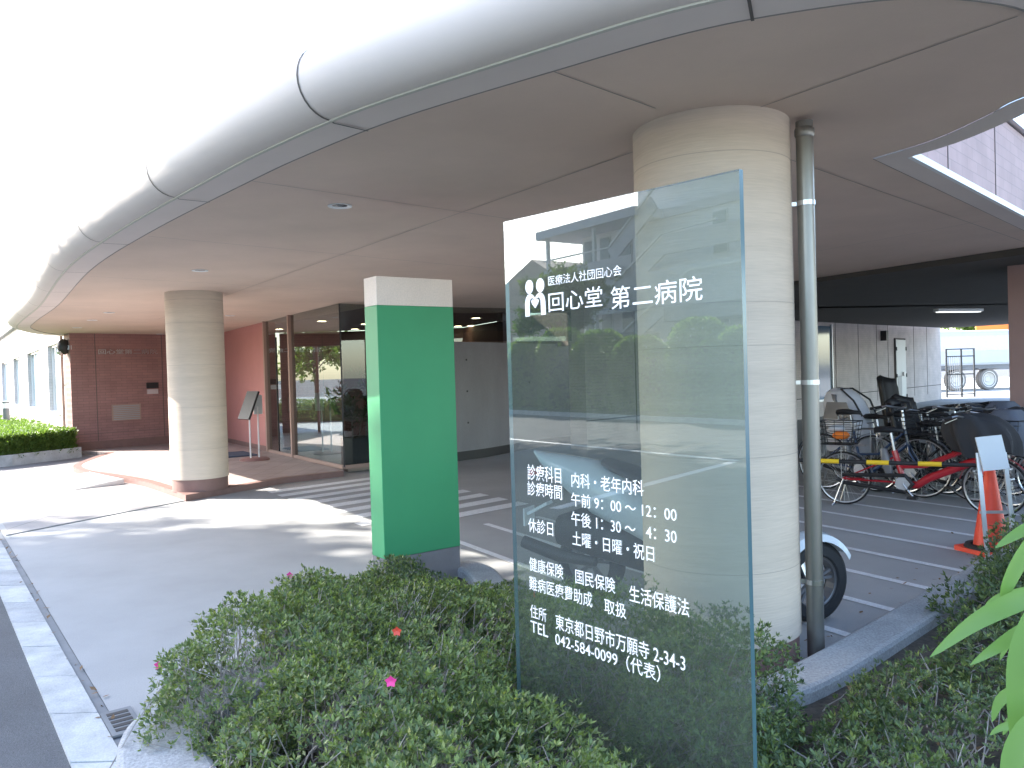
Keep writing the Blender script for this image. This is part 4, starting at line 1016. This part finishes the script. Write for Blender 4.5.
#OBJECTS2
# ------------------------------------------------------------------ bicycles
def wheel(t, x, wr, tyre_w=.022, tyre='rubber', rim='steel', spokes=28, y=0.0):
    m = MB()
    m.lathe([(wr-.032, -.011), (wr-.022, -.013), (wr-.020, -.009), (wr-.020, .009), (wr-.022, .013), (wr-.032, .011), (wr-.032, -.011)], (x, y, wr), 36, 'Y')
    w = m.build('wheel', rim, t, smooth=True)
    m = MB(); pr_ = [(wr-.012+.5*tyre_w*math.cos(a), tyre_w*.55*math.sin(a)) for a in np.linspace(0, 2*math.pi, 9)]
    m.lathe(pr_, (x, y, wr), 40, 'Y'); m.build('tyre', tyre, w, smooth=True)
    m = MB()
    for k in range(spokes):
        a = 2*math.pi*k/spokes; s_ = .03 if k % 2 else -.03; b = a+(.35 if (k//2) % 2 else -.35)
        m.tube([(x+.022*math.cos(b), y+s_, wr+.022*math.sin(b)), (x+(wr-.03)*math.cos(a), y, wr+(wr-.03)*math.sin(a))], .0016, 3, cap=False)
    m.build('spokes', 'steel', w)
    m = MB(); m.lathe([(0, -.05), (.008, -.05), (.022, -.034), (.014, 0), (.022, .034), (.008, .05), (0, .05)], (x, y, wr), 12, 'Y'); m.build('hub', 'alu', w, smooth=True)
    return w
def rounded_box(mb, c, d, k=.75, taper=1.0, n=8, rows=6, lean=0):
    """soft box: superellipse section stacked in z, drawn in at the ends"""
    prof_ = []
    vs = []; fs = []
    for j in range(rows+1):
        t_ = j/rows; s_ = (math.sin(math.pi*min(max(t_, .0), 1))**.28) if 0 < t_ < 1 else .55
        tp = 1+(taper-1)*t_
        for i in range(4*n):
            a = 2*math.pi*i/(4*n); ca, sa = math.cos(a), math.sin(a); q = (abs(ca)**4+abs(sa)**4)**(-.25)
            vs.append((c[0]+ca*q*d[0]/2*s_*tp+lean*t_, c[1]+sa*q*d[1]/2*s_*tp, c[2]+(t_-.5)*d[2]))
    N = 4*n
    for j in range(rows):
        for i in range(N): fs.append((j*N+i, j*N+(i+1) % N, (j+1)*N+(i+1) % N, (j+1)*N+i))
    fs.append(tuple(range(N-1, -1, -1))); fs.append(tuple(rows*N+i for i in range(N))); return mb.add(vs, fs)
def basket(t, c, sx=.34, sy=.30, h=.24, m_='black', stuff=None):
    m = MB()
    for j in range(6):
        z = c[2]+h*j/5; k = .82+.18*j/5
        P4 = [(c[0]+a*sx/2*k, c[1]+b*sy/2*k, z) for a, b in ((-1, -1), (1, -1), (1, 1), (-1, 1), (-1, -1))]
        for i in range(4): m.tube([P4[i], P4[i+1]], .006 if j == 5 else .003, 4)
    for a, b in [(-1, y/3) for y in (-3, -1, 1, 3)]+[(1, y/3) for y in (-3, -1, 1, 3)]+[(x/4, -1) for x in (-2, 0, 2)]+[(x/4, 1) for x in (-2, 0, 2)]:
        m.tube([(c[0]+a*sx/2*.82, c[1]+b*sy/2*.82, c[2]), (c[0]+a*sx/2, c[1]+b*sy/2, c[2]+h)], .003, 4)
    m.box((c[0], c[1], c[2]), (sx*.82, sy*.82, .004)); b_ = m.build('basket', m_, t)
    return b_
def child_seat(t, x, z, m_='black', tall=.0, back=-1):
    m = MB(); Ry = Matrix.Rotation(math.radians(-12*back*-1), 3, 'Y')
    # bucket: seat pan, back shell and side wings from lofted arcs
    vs = []; fs = []; rows = 9; cols = 9
    for j in range(rows):
        t_ = j/(rows-1); zz = z+.02+t_*(.42+tall); bulge = .15*(1-.2*t_)
        for i in range(cols):
            a = math.pi*(i/(cols-1))-math.pi/2; d_ = .17*(1 if t_ > .4 else .9+.1*t_/.4)
            wing = .12 if t_ > .55 else .2
            vs.append((x+back*(.12*math.cos(a)+.02+t_*.10)+(0 if t_ > .3 else 0), .155*math.sin(a)*(1+.06*math.sin(t_*3)), zz+.05*abs(math.sin(a))*(-1 if t_ > .8 else 0)))
    for j in range(rows-1):
        for i in range(cols-1): q = j*cols+i; fs.append((q, q+1, q+cols+1, q+cols))
    m.add(vs, fs)
    o = m.build('child_seat', m_, t, smooth=True); sm = o.modifiers.new('thick', 'SOLIDIFY'); sm.thickness = .025
    m = MB(); rounded_box(m, (x-back*.03, 0, z+.04), (.28, .27, .12)); m.build('cushion', 'blackfab', o, smooth=True)
    for s_ in (-1, 1):
        m = MB(); m.tube([(x-back*.02, s_*.11, z), (x-back*.14, s_*.12, z-.28)], .02, 6); m.box((x-back*.15, s_*.12, z-.30), (.12, .07, .02)); m.build('footrest', m_, o)
    return o
def bicycle(name, label, n0, t0, frame='redframe', wr=.30, wb=1.12, yaw=0, rear=None, front=None, tyre='rubber', saddle_z=.82, group='parked bicycles', basket_m='black', steer=0, lean=0, thick=.016, chain=True):
    p = Pn*n0+Pd*t0
    t = thing(name, label, 'bicycle', (p.x, p.y, 0), ang(Pd)+yaw, group)
    xr, xf = -wb/2, wb/2; bb = (-.10, 0, .27); st = (-.19, 0, saddle_z-.20); hd_ = (xf-.16, 0, wr+.42); hb_ = (xf-.13, 0, wr+.26)
    wheel(t, xr, wr, tyre=tyre); wheel(t, xf, wr, tyre=tyre)
    m = MB(); m.tube([hb_, (.12, 0, .33), (.02, 0, .255), bb], thick*1.35, 10); m.tube([hd_, (xf-.22, 0, wr+.22)], .001, 3)
    m.tube([bb, (st[0], 0, st[2])], thick, 8); m.tube([(xf-.175, 0, wr+.38), (.10, 0, .46), (-.14, 0, .44)], thick*.9, 8); m.tube([hd_, hb_], .02, 8)
    for s_ in (-1, 1):
        m.tube([bb, (xr, s_*.06, wr)], .009, 6); m.tube([(st[0]+.02, 0, st[2]-.06), (xr, s_*.06, wr)], .008, 6)
    m.build('frame', frame, t, smooth=True)
    m = MB()
    for s_ in (-1, 1): m.tube([(xf-.12, s_*.025, wr+.24), (xf-.105, s_*.05, wr+.17), (xf, s_*.05, wr)], [.014, .013, .009], 8)
    m.tube([(xf-.12, -.03, wr+.235), (xf-.12, .03, wr+.235)], .016, 6)
    m.build('fork', frame, t, smooth=True)
    hz = wr+.66
    m = MB(); m.tube([hd_, (hd_[0]-.03, 0, hz-.03)], .013, 8)
    m.tube([(hd_[0]-.22, -.28, hz), (hd_[0]-.10, -.24, hz+.03), (hd_[0]-.02, -.08, hz), (hd_[0]-.02, .08, hz), (hd_[0]-.10, .24, hz+.03), (hd_[0]-.22, .28, hz)], .011, 8)
    h_ = m.build('handlebar', 'steel', t, smooth=True)
    for s_ in (-1, 1):
        m = MB(); m.tube([(hd_[0]-.26, s_*.285, hz-.003), (hd_[0]-.14, s_*.255, hz+.02)], .016, 8); m.build('grip', 'black', h_)
        m = MB(); m.tube([(hd_[0]-.10, s_*.24, hz+.01), (hd_[0]-.20, s_*.27, hz-.04)], .005, 5); m.build('brake_lever', 'steel', h_)
    m = MB(); m.tube([(st[0], 0, st[2]), (st[0]-.03, 0, saddle_z-.02)], .013, 8); m.build('seat_post', 'steel', t)
    m = MB(); x0 = st[0]-.05
    vs = []; fs = []
    prof_s = [(-.14, .02, .0), (-.12, .085, .02), (-.06, .105, .03), (.0, .085, .025), (.06, .04, .02), (.12, .026, .018), (.145, .008, .005)]
    for (dx, hw, hh_) in prof_s:
        for i in range(10):
            a = 2*math.pi*i/10; vs.append((x0+dx, hw*math.cos(a), saddle_z+max(math.sin(a), -.9)*(.035 if dx < .03 else .025)+hh_*.5))
    for j in range(len(prof_s)-1):
        for i in range(10): fs.append((j*10+i, (j+1)*10+i, (j+1)*10+(i+1) % 10, j*10+(i+1) % 10))
    fs += [tuple(range(10)), tuple(60+9-i for i in range(10))]
    m.add(vs, fs); sd_ = m.build('saddle', 'black', t, smooth=True)
    m = MB()
    for s_ in (-1, 1): m.tube([(x0-.10, s_*.05, saddle_z-.03), (x0-.10, s_*.05, saddle_z-.075), (x0-.04, s_*.05, saddle_z-.06)], .012, 6)
    m.build('saddle_spring', 'steel', sd_)
    for x, nm in ((xr, 'r'), (xf, 'f')):
        m = MB(); a0, a1 = ((-.35, 2.9) if nm == 'r' else (.55, 2.95)); ns = 16; vs = []; fs = []
        for i in range(ns+1):
            a = a0+(a1-a0)*i/ns if nm == 'r' else a0+(a1-a0)*i/ns
            a = a if nm == 'f' else a+.2
            for yy, dr_ in ((-.026, 0), (0, .004), (.026, 0)): vs.append((x+(wr+.018+dr_)*math.cos(a), yy, wr+(wr+.018+dr_)*math.sin(a)))
        for i in range(ns):
            for k in range(2): q = i*3+k; fs.append((q, q+1, q+4, q+3))
        m.add(vs, fs); m.build('mudguard', frame if nm == 'f' and frame != 'bluefr' else 'greyfr', t, smooth=True)
    m = MB(); m.lathe([(.0, -.004), (.075, -.004), (.075, .004), (0, .004)], (bb[0], -.045, bb[2]), 20, 'Y')
    m.tube([(bb[0], -.06, bb[2]), (bb[0]+.10, -.065, bb[2]-.13)], .009, 6); m.tube([(bb[0], .06, bb[2]), (bb[0]-.10, .065, bb[2]+.13)], .009, 6)
    ck = m.build('crank', 'alu', t)
    for s_, dx, dz in ((-1, .10, -.13), (1, -.10, .13)): m = MB(); m.box((bb[0]+dx, s_*.11, bb[2]+dz), (.09, .08, .025)); m.build('pedal', 'black', ck)
    m = MB(); m.tube([(xr, -.05, wr+.04), (bb[0]+.02, -.05, bb[2]+.085), (bb[0]+.09, -.05, bb[2]), (bb[0]+.02, -.05, bb[2]-.085), (xr, -.05, wr-.04), (xr-.05, -.05, wr)], .022, 6); m.build('chain_guard', 'black', t)
    m = MB(); rounded_box(m, (-.235, 0, .47), (.09, .085, .30), lean=-.06); m.build('battery', 'greyfr', t, smooth=True)
    m = MB()
    for s_ in (-1, 1): m.tube([(xr+.02, s_*.075, wr), (xr-.07, s_*.10, .03), (xr-.09, s_*.13, .004)], .009, 6)
    m.tube([(xr-.085, -.13, .004), (xr-.085, .13, .004)], .009, 6); m.build('kickstand', 'steel', t)
    rz_ = wr*2+.07
    m = MB()
    for s_ in (-1, 1):
        m.tube([(xr+.26, s_*.06, rz_), (xr-.17, s_*.07, rz_)], .006, 6); m.tube([(xr, s_*.07, rz_), (xr, s_*.07, wr)], .005, 5)
    for k in range(5): m.tube([(xr+.22-k*.09, -.065, rz_), (xr+.22-k*.09, .065, rz_)], .004, 5)
    m.build('rear_carrier', 'steel', t)
    m = MB(); m.lathe([(.0, .0), (.032, .01), (.036, .05), (.03, .07), (0, .075)], (xf-.04, .07, wr+.30), 12, 'X'); m.build('headlight', 'alu', t)
    if rear == 'basket':
        b_ = basket(t, (xr-.04, 0, rz_+.01), .40, .30, .24)
        m = MB(); rounded_box(m, (xr-.02, .0, rz_+.10), (.16, .14, .08)); m.build('bag', 'orange', b_, smooth=True)
        m = MB(); rounded_box(m, (xr-.08, .05, rz_+.17), (.16, .14, .07)); m.build('bag', 'rain', b_, smooth=True)
    if rear == 'seat': child_seat(t, xr+.06, rz_+.02)
    if rear == 'tallseat': child_seat(t, xr+.06, rz_+.02, tall=.26)
    if rear == 'rainhood':
        s_ = child_seat(t, xr+.06, rz_+.02, 'greyfr', tall=.1)
        # closed rain cover: silver skirt with clear curved hood
        m = MB(); vs = []; fs = []; N = 20
        rows = [(.0, .30, .17, .0), (.2, .31, .20, .0), (.42, .29, .20, .03), (.62, .25, .18, .08), (.74, .18, .15, .12), (.80, .06, .06, .14)]
        for (h_, a_, b_, sh) in rows:
            for i in range(N):
                an = 2*math.pi*i/N; q = (abs(math.cos(an))**3+abs(math.sin(an))**3)**(-1/3); vs.append((xr+.02-sh+math.cos(an)*q*a_, math.sin(an)*q*b_, rz_-.20+h_))
        for j in range(len(rows)-1):
            for i in range(N): fs.append((j*N+i, j*N+(i+1) % N, (j+1)*N+(i+1) % N, (j+1)*N+i))
        fs.append(tuple((len(rows)-1)*N+i for i in range(N)))
        cut = [f for k, f in enumerate(fs)]
        m.add(vs, fs); o = m.build('rain_cover', 'rain', t, smooth=True); s2 = o.modifiers.new('s', 'SUBSURF'); s2.levels = 1; s2.render_levels = 1
        for s3 in (-1, 1):
            m = MB(); m.add([(xr-.22, s3*.212, rz_+.21), (xr+.20, s3*.212, rz_+.21), (xr+.10, s3*.196, rz_+.42), (xr-.17, s3*.200, rz_+.42)], [(0, 1, 2, 3)]); m.build('clear_window', 'vinyl', o)
        m = MB(); m.tube([(xr+.28, -.15, rz_+.25), (xr+.18, -.17, rz_+.44), (xr-.02, -.12, rz_+.58), (xr-.02, .12, rz_+.58), (xr+.18, .17, rz_+.44), (xr+.28, .15, rz_+.25)], .012, 6); m.build('piping', 'black', o)
    if front in ('basket', 'cover', 'pinkbasket'):
        b_ = basket(t, (xf+.02, 0, wr+.37), .32, .36, .24, basket_m)
        if front == 'pinkbasket':
            m = MB(); rounded_box(m, (xf+.02, 0, wr+.47), (.26, .30, .22)); m.build('bag', 'pink', b_, smooth=True)
        if front == 'cover':
            m = MB(); rounded_box(m, (xf+.02, 0, wr+.50), (.44, .44, .42), taper=.85, lean=-.04, rows=8); o = m.build('basket_cover', 'bluegrey', t, smooth=True)
    if front == 'drape':
        m = MB(); vs = []; fs = []; N = 36
        rows = [(1.0, .10, .12, -.10), (.96, .24, .19, -.10), (.86, .31, .22, -.05), (.74, .32, .23, .0), (.62, .27, .22, .04)]
        for j, (z, a_, b_, sh) in enumerate(rows):
            for i in range(N):
                an = 2*math.pi*i/N; fo_ = 1+.045*j*math.sin(an*9+j*.4); vs.append((xf-.10+sh+math.cos(an)*a_*fo_, math.sin(an)*b_*fo_, z+wr-.30+.03*math.sin(an*3+j)))
        for j in range(len(rows)-1):
            for i in range(N): fs.append((j*N+i, (j+1)*N+i, (j+1)*N+(i+1) % N, j*N+(i+1) % N))
        fs.append(tuple(range(N))); m.add(vs, fs); o = m.build('rain_drape', 'blackfab', t, smooth=True); s2 = o.modifiers.new('s', 'SUBSURF'); s2.levels = 1; s2.render_levels = 1
    return t
bicycle('parked_bicycle', 'red step-through bicycle nearest the black and yellow bar, rear basket with an orange bag', 7.62, -4.81, 'redframe', .285, 1.40, yaw=.32, rear='basket', front='drape', thick=.030, saddle_z=.80)
bicycle('parked_bicycle', 'dark blue bicycle with big wheels right behind the red bicycle', 8.25, -5.75, 'bluefr', .335, 1.12, yaw=.18, saddle_z=.92, front='basket')
bicycle('parked_bicycle', 'grey bicycle with a silver rain hood over its rear child seat', 8.72, -5.75, 'greyfr', .27, 1.18, rear='rainhood', saddle_z=.84, front='basket', yaw=.05)
bicycle('parked_bicycle', 'grey bicycle whose front basket wears a blue grey cover', 8.50, -4.90, 'greyfr', .28, 1.16, front='cover', rear='seat', saddle_z=.80, yaw=-.04)
bicycle('parked_bicycle', 'black bicycle with a black child seat behind its saddle', 9.15, -5.25, 'black', .29, 1.14, rear='seat', saddle_z=.86, front='basket')
bicycle('parked_bicycle', 'dark bicycle with the tallest black rear child seat, farthest back', 9.85, -5.9, 'black', .27, 1.14, rear='tallseat', saddle_z=.84, front='cover', yaw=.06)
bicycle('parked_bicycle', 'silver bicycle with a pink bag in its front basket at the right edge', 9.15, -4.45, 'alu', .30, 1.10, front='pinkbasket', saddle_z=.84, basket_m='steel', yaw=.12)

bicycle('parked_bicycle', 'black city bicycle squeezed in just behind the dark blue one', 8.45, -5.25, 'black', .33, 1.10, saddle_z=.90, front='basket', yaw=.1)
bicycle('parked_bicycle', 'dark grey bicycle with a drooping black front cape near the silver one', 8.85, -4.75, 'greyfr', .29, 1.12, saddle_z=.86, front='drape', yaw=.05)
bicycle('parked_bicycle', 'black bicycle with a blue grey covered basket in the back row', 9.5, -5.45, 'black', .31, 1.10, saddle_z=.90, front='cover')
# traffic cones, bar between them, notice stand
def cone(x, y, label):
    t = thing('traffic_cone', label, 'traffic cone', (x, y, .004), .3, 'orange traffic cones')
    m = MB(); m.lathe([(.135, .03), (.125, .05), (.032, .68), (.026, .70), (.018, .70)], n=28, cap=True); m.build('cone_body', 'cone', t, smooth=True)
    m = MB(); m.prism([(-.17, -.19), (.17, -.19), (.19, -.17), (.19, .17), (.17, .19), (-.17, .19), (-.19, .17), (-.19, -.17)], 0, .035); m.build('base', 'cone', t)
    m = MB(); m.lathe([(.19, .036), (.18, .06), (.14, .062), (.135, .036)], n=24); m.build('weight_ring', 'rubber', t)
    return t
c1 = Vector((3.72, 6.22)); c2 = Vector((1.62, 7.42))
cone(c1.x, c1.y, 'orange traffic cone behind the grey notice stand'); cone(c2.x, c2.y, 'orange traffic cone hidden behind the thick column')
t = thing('cone_bar', 'black and yellow striped bar slung between the orange cones', 'barrier bar', (c1.x, c1.y, .68), ang(c2-c1))
LB = (c2-c1).length; m = MB(); m.tube([(.03, 0, 0), (LB-.03, 0, 0)], .017, 12); m.lathe([(.045, -.012), (.055, 0), (.045, .004)], (0, 0, 0), 16, 'Z'); m.lathe([(.045, -.012), (.055, 0), (.045, .004)], (LB, 0, 0), 16, 'Z'); m.build('bar', 'black', t, smooth=True)
k = 0.33
while k < LB-.15:
    m = MB(); m.tube([(k, 0, 0), (k+.17, 0, 0)], .0195, 12); m.build('stripe', 'yellow', t, smooth=True); k += .385
ps = c1-Vector((.10, .22))
t = thing('notice_board', 'small grey notice stand with a tilted blank white sheet before the cone', 'notice stand', (ps.x, ps.y, .004), math.radians(-6))
for x in (-.10, .10):
    m = MB(); m.bar((x, -.10, 0), (x*.95, .04, .80), .03, .015); m.build('leg', 'alu', t)
m = MB(); m.bar((-.12, -.03, .36), (.12, -.03, .36), .015, .02); m.build('crossbar', 'alu', t)
m = MB(); m.box((0, .02, .80), (.19, .012, .26), M=Matrix.Rotation(math.radians(-16), 3, 'X')@Matrix.Rotation(math.radians(-5), 3, 'Y')); m.build('sheet', 'paper', t)

# ------------------------------------------------------------------ scooter behind the column
sp0 = Vector((.50, 5.32)); sp1 = Vector((1.73, 4.68)); sdir = (sp1-sp0); LS = sdir.length
sct = thing('motor_scooter', 'motor scooter with pale silver bodywork parked behind the thick column', 'scooter', (sp0.x, sp0.y, 0), ang(sdir))
def tyre_wheel(x, r, w, yaw, nm):
    Mz = Matrix.Rotation(yaw, 3, 'Z')
    def turned(mb): mb.v = [tuple(Mz@(Vector(v)-Vector((x, 0, 0)))+Vector((x, 0, 0))) for v in mb.v]; return mb
    m = MB(); m.lathe([(r*.62, -w*.42), (r*.66, -w*.5), (r*.86, -w*.5), (r*.97, -w*.3), (r, 0), (r*.97, w*.3), (r*.86, w*.5), (r*.66, w*.5), (r*.62, w*.42)], (x, 0, r), 44, 'Y')
    ty = turned(m).build(nm, 'rubber', sct, smooth=True)
    m = MB(); m.lathe([(r*.66, -w*.36), (r*.60, -w*.30), (r*.60, w*.30), (r*.66, w*.36)], (x, 0, r), 30, 'Y')
    m.lathe([(0, -w*.4), (.035, -w*.4), (.035, w*.4), (0, w*.4)], (x, 0, r), 16, 'Y')
    for k in range(5):
        a = 2*math.pi*k/5+.2
        for s_ in (-.05, .05): m.bar((x+.03*math.cos(a), 0, r+.03*math.sin(a)), (x+r*.61*math.cos(a+s_*3), 0, r+r*.61*math.sin(a+s_*3)), .025, .016)
    turned(m).build('rim', 'greyfr', ty)
    return turned
tyre_wheel(0, .235, .12, 0, 'rear_tyre'); tn = tyre_wheel(LS, .245, .115, math.radians(48), 'front_tyre')
def loft(mb, secs, N=16, e=2.6):
    """secs: (x, z, half width, half height)"""
    vs = []; fs = []
    for (x, z, hw, hh_) in secs:
        for i in range(N):
            a = 2*math.pi*i/N; q = (abs(math.cos(a))**e+abs(math.sin(a))**e)**(-1/e); vs.append((x, math.cos(a)*q*hw, z+math.sin(a)*q*hh_))
    for j in range(len(secs)-1):
        for i in range(N): fs.append((j*N+i, j*N+(i+1) % N, (j+1)*N+(i+1) % N, (j+1)*N+i))
    fs.append(tuple(range(N-1, -1, -1))); fs.append(tuple((len(secs)-1)*N+i for i in range(N))); mb.add(vs, fs)
m = MB(); loft(m, [(-.40, .97, .02, .012), (-.32, .92, .09, .045), (-.15, .84, .15, .11), (.05, .74, .18, .18), (.25, .66, .19, .19), (.42, .55, .17, .16), (.5, .48, .14, .10)]); m.build('rear_cowl', 'scooter', sct, smooth=True)
m = MB(); loft(m, [(-.22, .44, .10, .10), (-.05, .45, .16, .15), (.2, .40, .17, .15), (.45, .32, .16, .12)]); m.build('engine_cover', 'black', sct, smooth=True)
m = MB(); loft(m, [(.12, .915, .10, .02), (.2, .88, .14, .03), (.3, .85, .15, .04), (.42, .78, .12, .045), (.5, .74, .06, .02)]); m.build('seat', 'black', sct, smooth=True)
m = MB(); loft(m, [(.40, .30, .15, .07), (.7, .27, .17, .05), (.98, .30, .17, .06), (1.05, .34, .15, .05)]); m.build('footboard', 'greyfr', sct, smooth=True)
m = MB(); loft(m, [(LS-.40, .34, .16, .03), (LS-.34, .5, .20, .10), (LS-.27, .70, .20, .12), (LS-.22, .88, .15, .10), (LS-.20, 1.0, .06, .03)]); m.build('leg_shield', 'scooter', sct, smooth=True)
m = MB()
for s_ in (-1, 1): m.tube([(LS-.22, s_*.06, .82), (LS-.10, s_*.075, .50), (LS, s_*.075, .245)], .02, 8)
m.build('fork', 'steel', sct, smooth=True)
m = MB(); vs = []; fs = []; ns = 12
for i in range(ns+1):
    a = math.radians(28+i*115/ns)
    for yy, dr_ in ((-.085, -.02), (-.06, .02), (0, .035), (.06, .02), (.085, -.02)): vs.append((LS+(.262+dr_)*math.cos(a), yy, .245+(.262+dr_)*math.sin(a)))
for i in range(ns):
    for k in range(4): q = i*5+k; fs.append((q, q+5, q+6, q+1))
m.add(vs, fs); tn(m); m.build('front_mudguard', 'scooter', sct, smooth=True)
m = MB(); m.tube([(LS-.32, -.33, 1.02), (LS-.26, -.18, 1.04), (LS-.24, 0, 1.0), (LS-.26, .18, 1.04), (LS-.32, .33, 1.02)], .012, 8); hb2 = m.build('handlebar', 'black', sct, smooth=True)
for s_ in (-1, 1):
    m = MB(); m.tube([(LS-.27, s_*.22, 1.04), (LS-.29, s_*.25, 1.17)], .005, 5); rounded_box(m, (LS-.29, s_*.27, 1.20), (.02, .11, .08)); m.build('mirror', 'black', hb2)
m = MB(); m.lathe([(0, 0), (.06, .02), (.07, .06), (.0, .08)], (LS-.17, 0, .90), 16, 'X'); m.build('headlight', 'bulbs', sct)
m = MB(); m.tube([(.1, -.17, .28), (-.15, -.17, .30), (-.42, -.18, .38)], [.03, .045, .04], 10); m.build('exhaust', 'black', sct, smooth=True)
m = MB(); m.box((-.46, 0, .52), (.01, .16, .12)); m.bar((-.30, 0, .62), (-.45, 0, .54), .10, .02); m.build('number_plate', 'whitep', sct)
m = MB(); m.box((-.40, 0, .83), (.04, .14, .04)); m.build('tail_light', 'petalred', sct)

# ------------------------------------------------------------------ beyond the hall: truck, fence gate, signs
Yt = 37.0
ta = at_Y(950, 391, Yt); td = Vector((1, .18)).normalized()
tk = thing('parked_truck', 'long white tank truck standing in the sun beyond the parking hall', 'truck', (ta.x, ta.y, 0), ang(td))
m = MB(); m.box((1.2, 1.2, 1.05), (9, 2.2, .22)); m.build('chassis', 'greyfr', tk)
m = MB(); m.box((1.2, 1.2, 1.98), (9.2, 2.4, 1.66)); m.build('body', 'truckw', tk, bevel=.15)
m = MB(); m.box((1.2, -.012, 2.2), (9.0, .02, .7)); m.build('side_panel', 'rain', tk)
for x in (.35, 2.05, -2.8):
    m = MB(); m.lathe([(.30, -.14), (.48, -.15), (.50, -.05), (.50, .1), (.48, .15)], (x, .1, .50), 28, 'Y'); w_ = m.build('wheel', 'trucktyre', tk, smooth=True)
    m = MB(); m.lathe([(.0, -.05), (.12, -.06), (.16, -.02), (.30, -.11), (.34, -.145), (.38, -.152)], (x, .1, .50), 24, 'Y'); m.build('rim', 'rimcream', w_, smooth=True)
for x in (.35, 2.05): m = MB(); m.box((x, .05, 1.02), (1.2, .3, .04)); m.build('mudguard', 'greyfr', tk)
m = MB(); m.box((3.4, .05, .55), (.05, .06, .8)); m.box((3.4, .05, .2), (.3, .06, .05)); m.build('landing_leg', 'alu', tk)
gp = at_Y(947, 395, 31); 
t = thing('metal_gate', 'black metal frame gate standing open in the sun before the white truck', 'gate', (gp.x, gp.y, 0), .1)
m = MB()
for x in (0, .62, 1.15): m.box((x, 0, .95), (.05, .05, 1.9))
for z in (.12, .9, 1.6, 1.88): m.box((.57, 0, z), (1.15, .04, .04))
m.build('frame', 'black', t)
m = MB()
for i in range(6): m.box((.08+i*.09, 0, .9), (.014, .014, 1.4))
m.build('bars', 'greyfr', t)
for (px, Y, lab, mm_) in (((988, 330), 41, 'orange banner board above the truck beyond the parking hall', 'orange'),):
    p = at_Y(px[0], px[1], Y); t = thing('banner_board', lab, 'banner', (p.x, p.y, 0), .15)
    m = MB(); m.box((.6, 0, 3.1), (2.6, .05, .7)); m.build('board', mm_, t)
    for x in (-.5, 1.7): m = MB(); m.tube([(x, .06, 0), (x, .06, 3.6)], .05, 8); m.build('post', 'greyfr', t)
tree('sunlit green tree beyond the truck', 30, 50, 6, 2.6, 4.2, 0, leaf=.3, matn='hedgeleaf', seed=21, trunk_r=.2, group='trees beyond the parking hall')
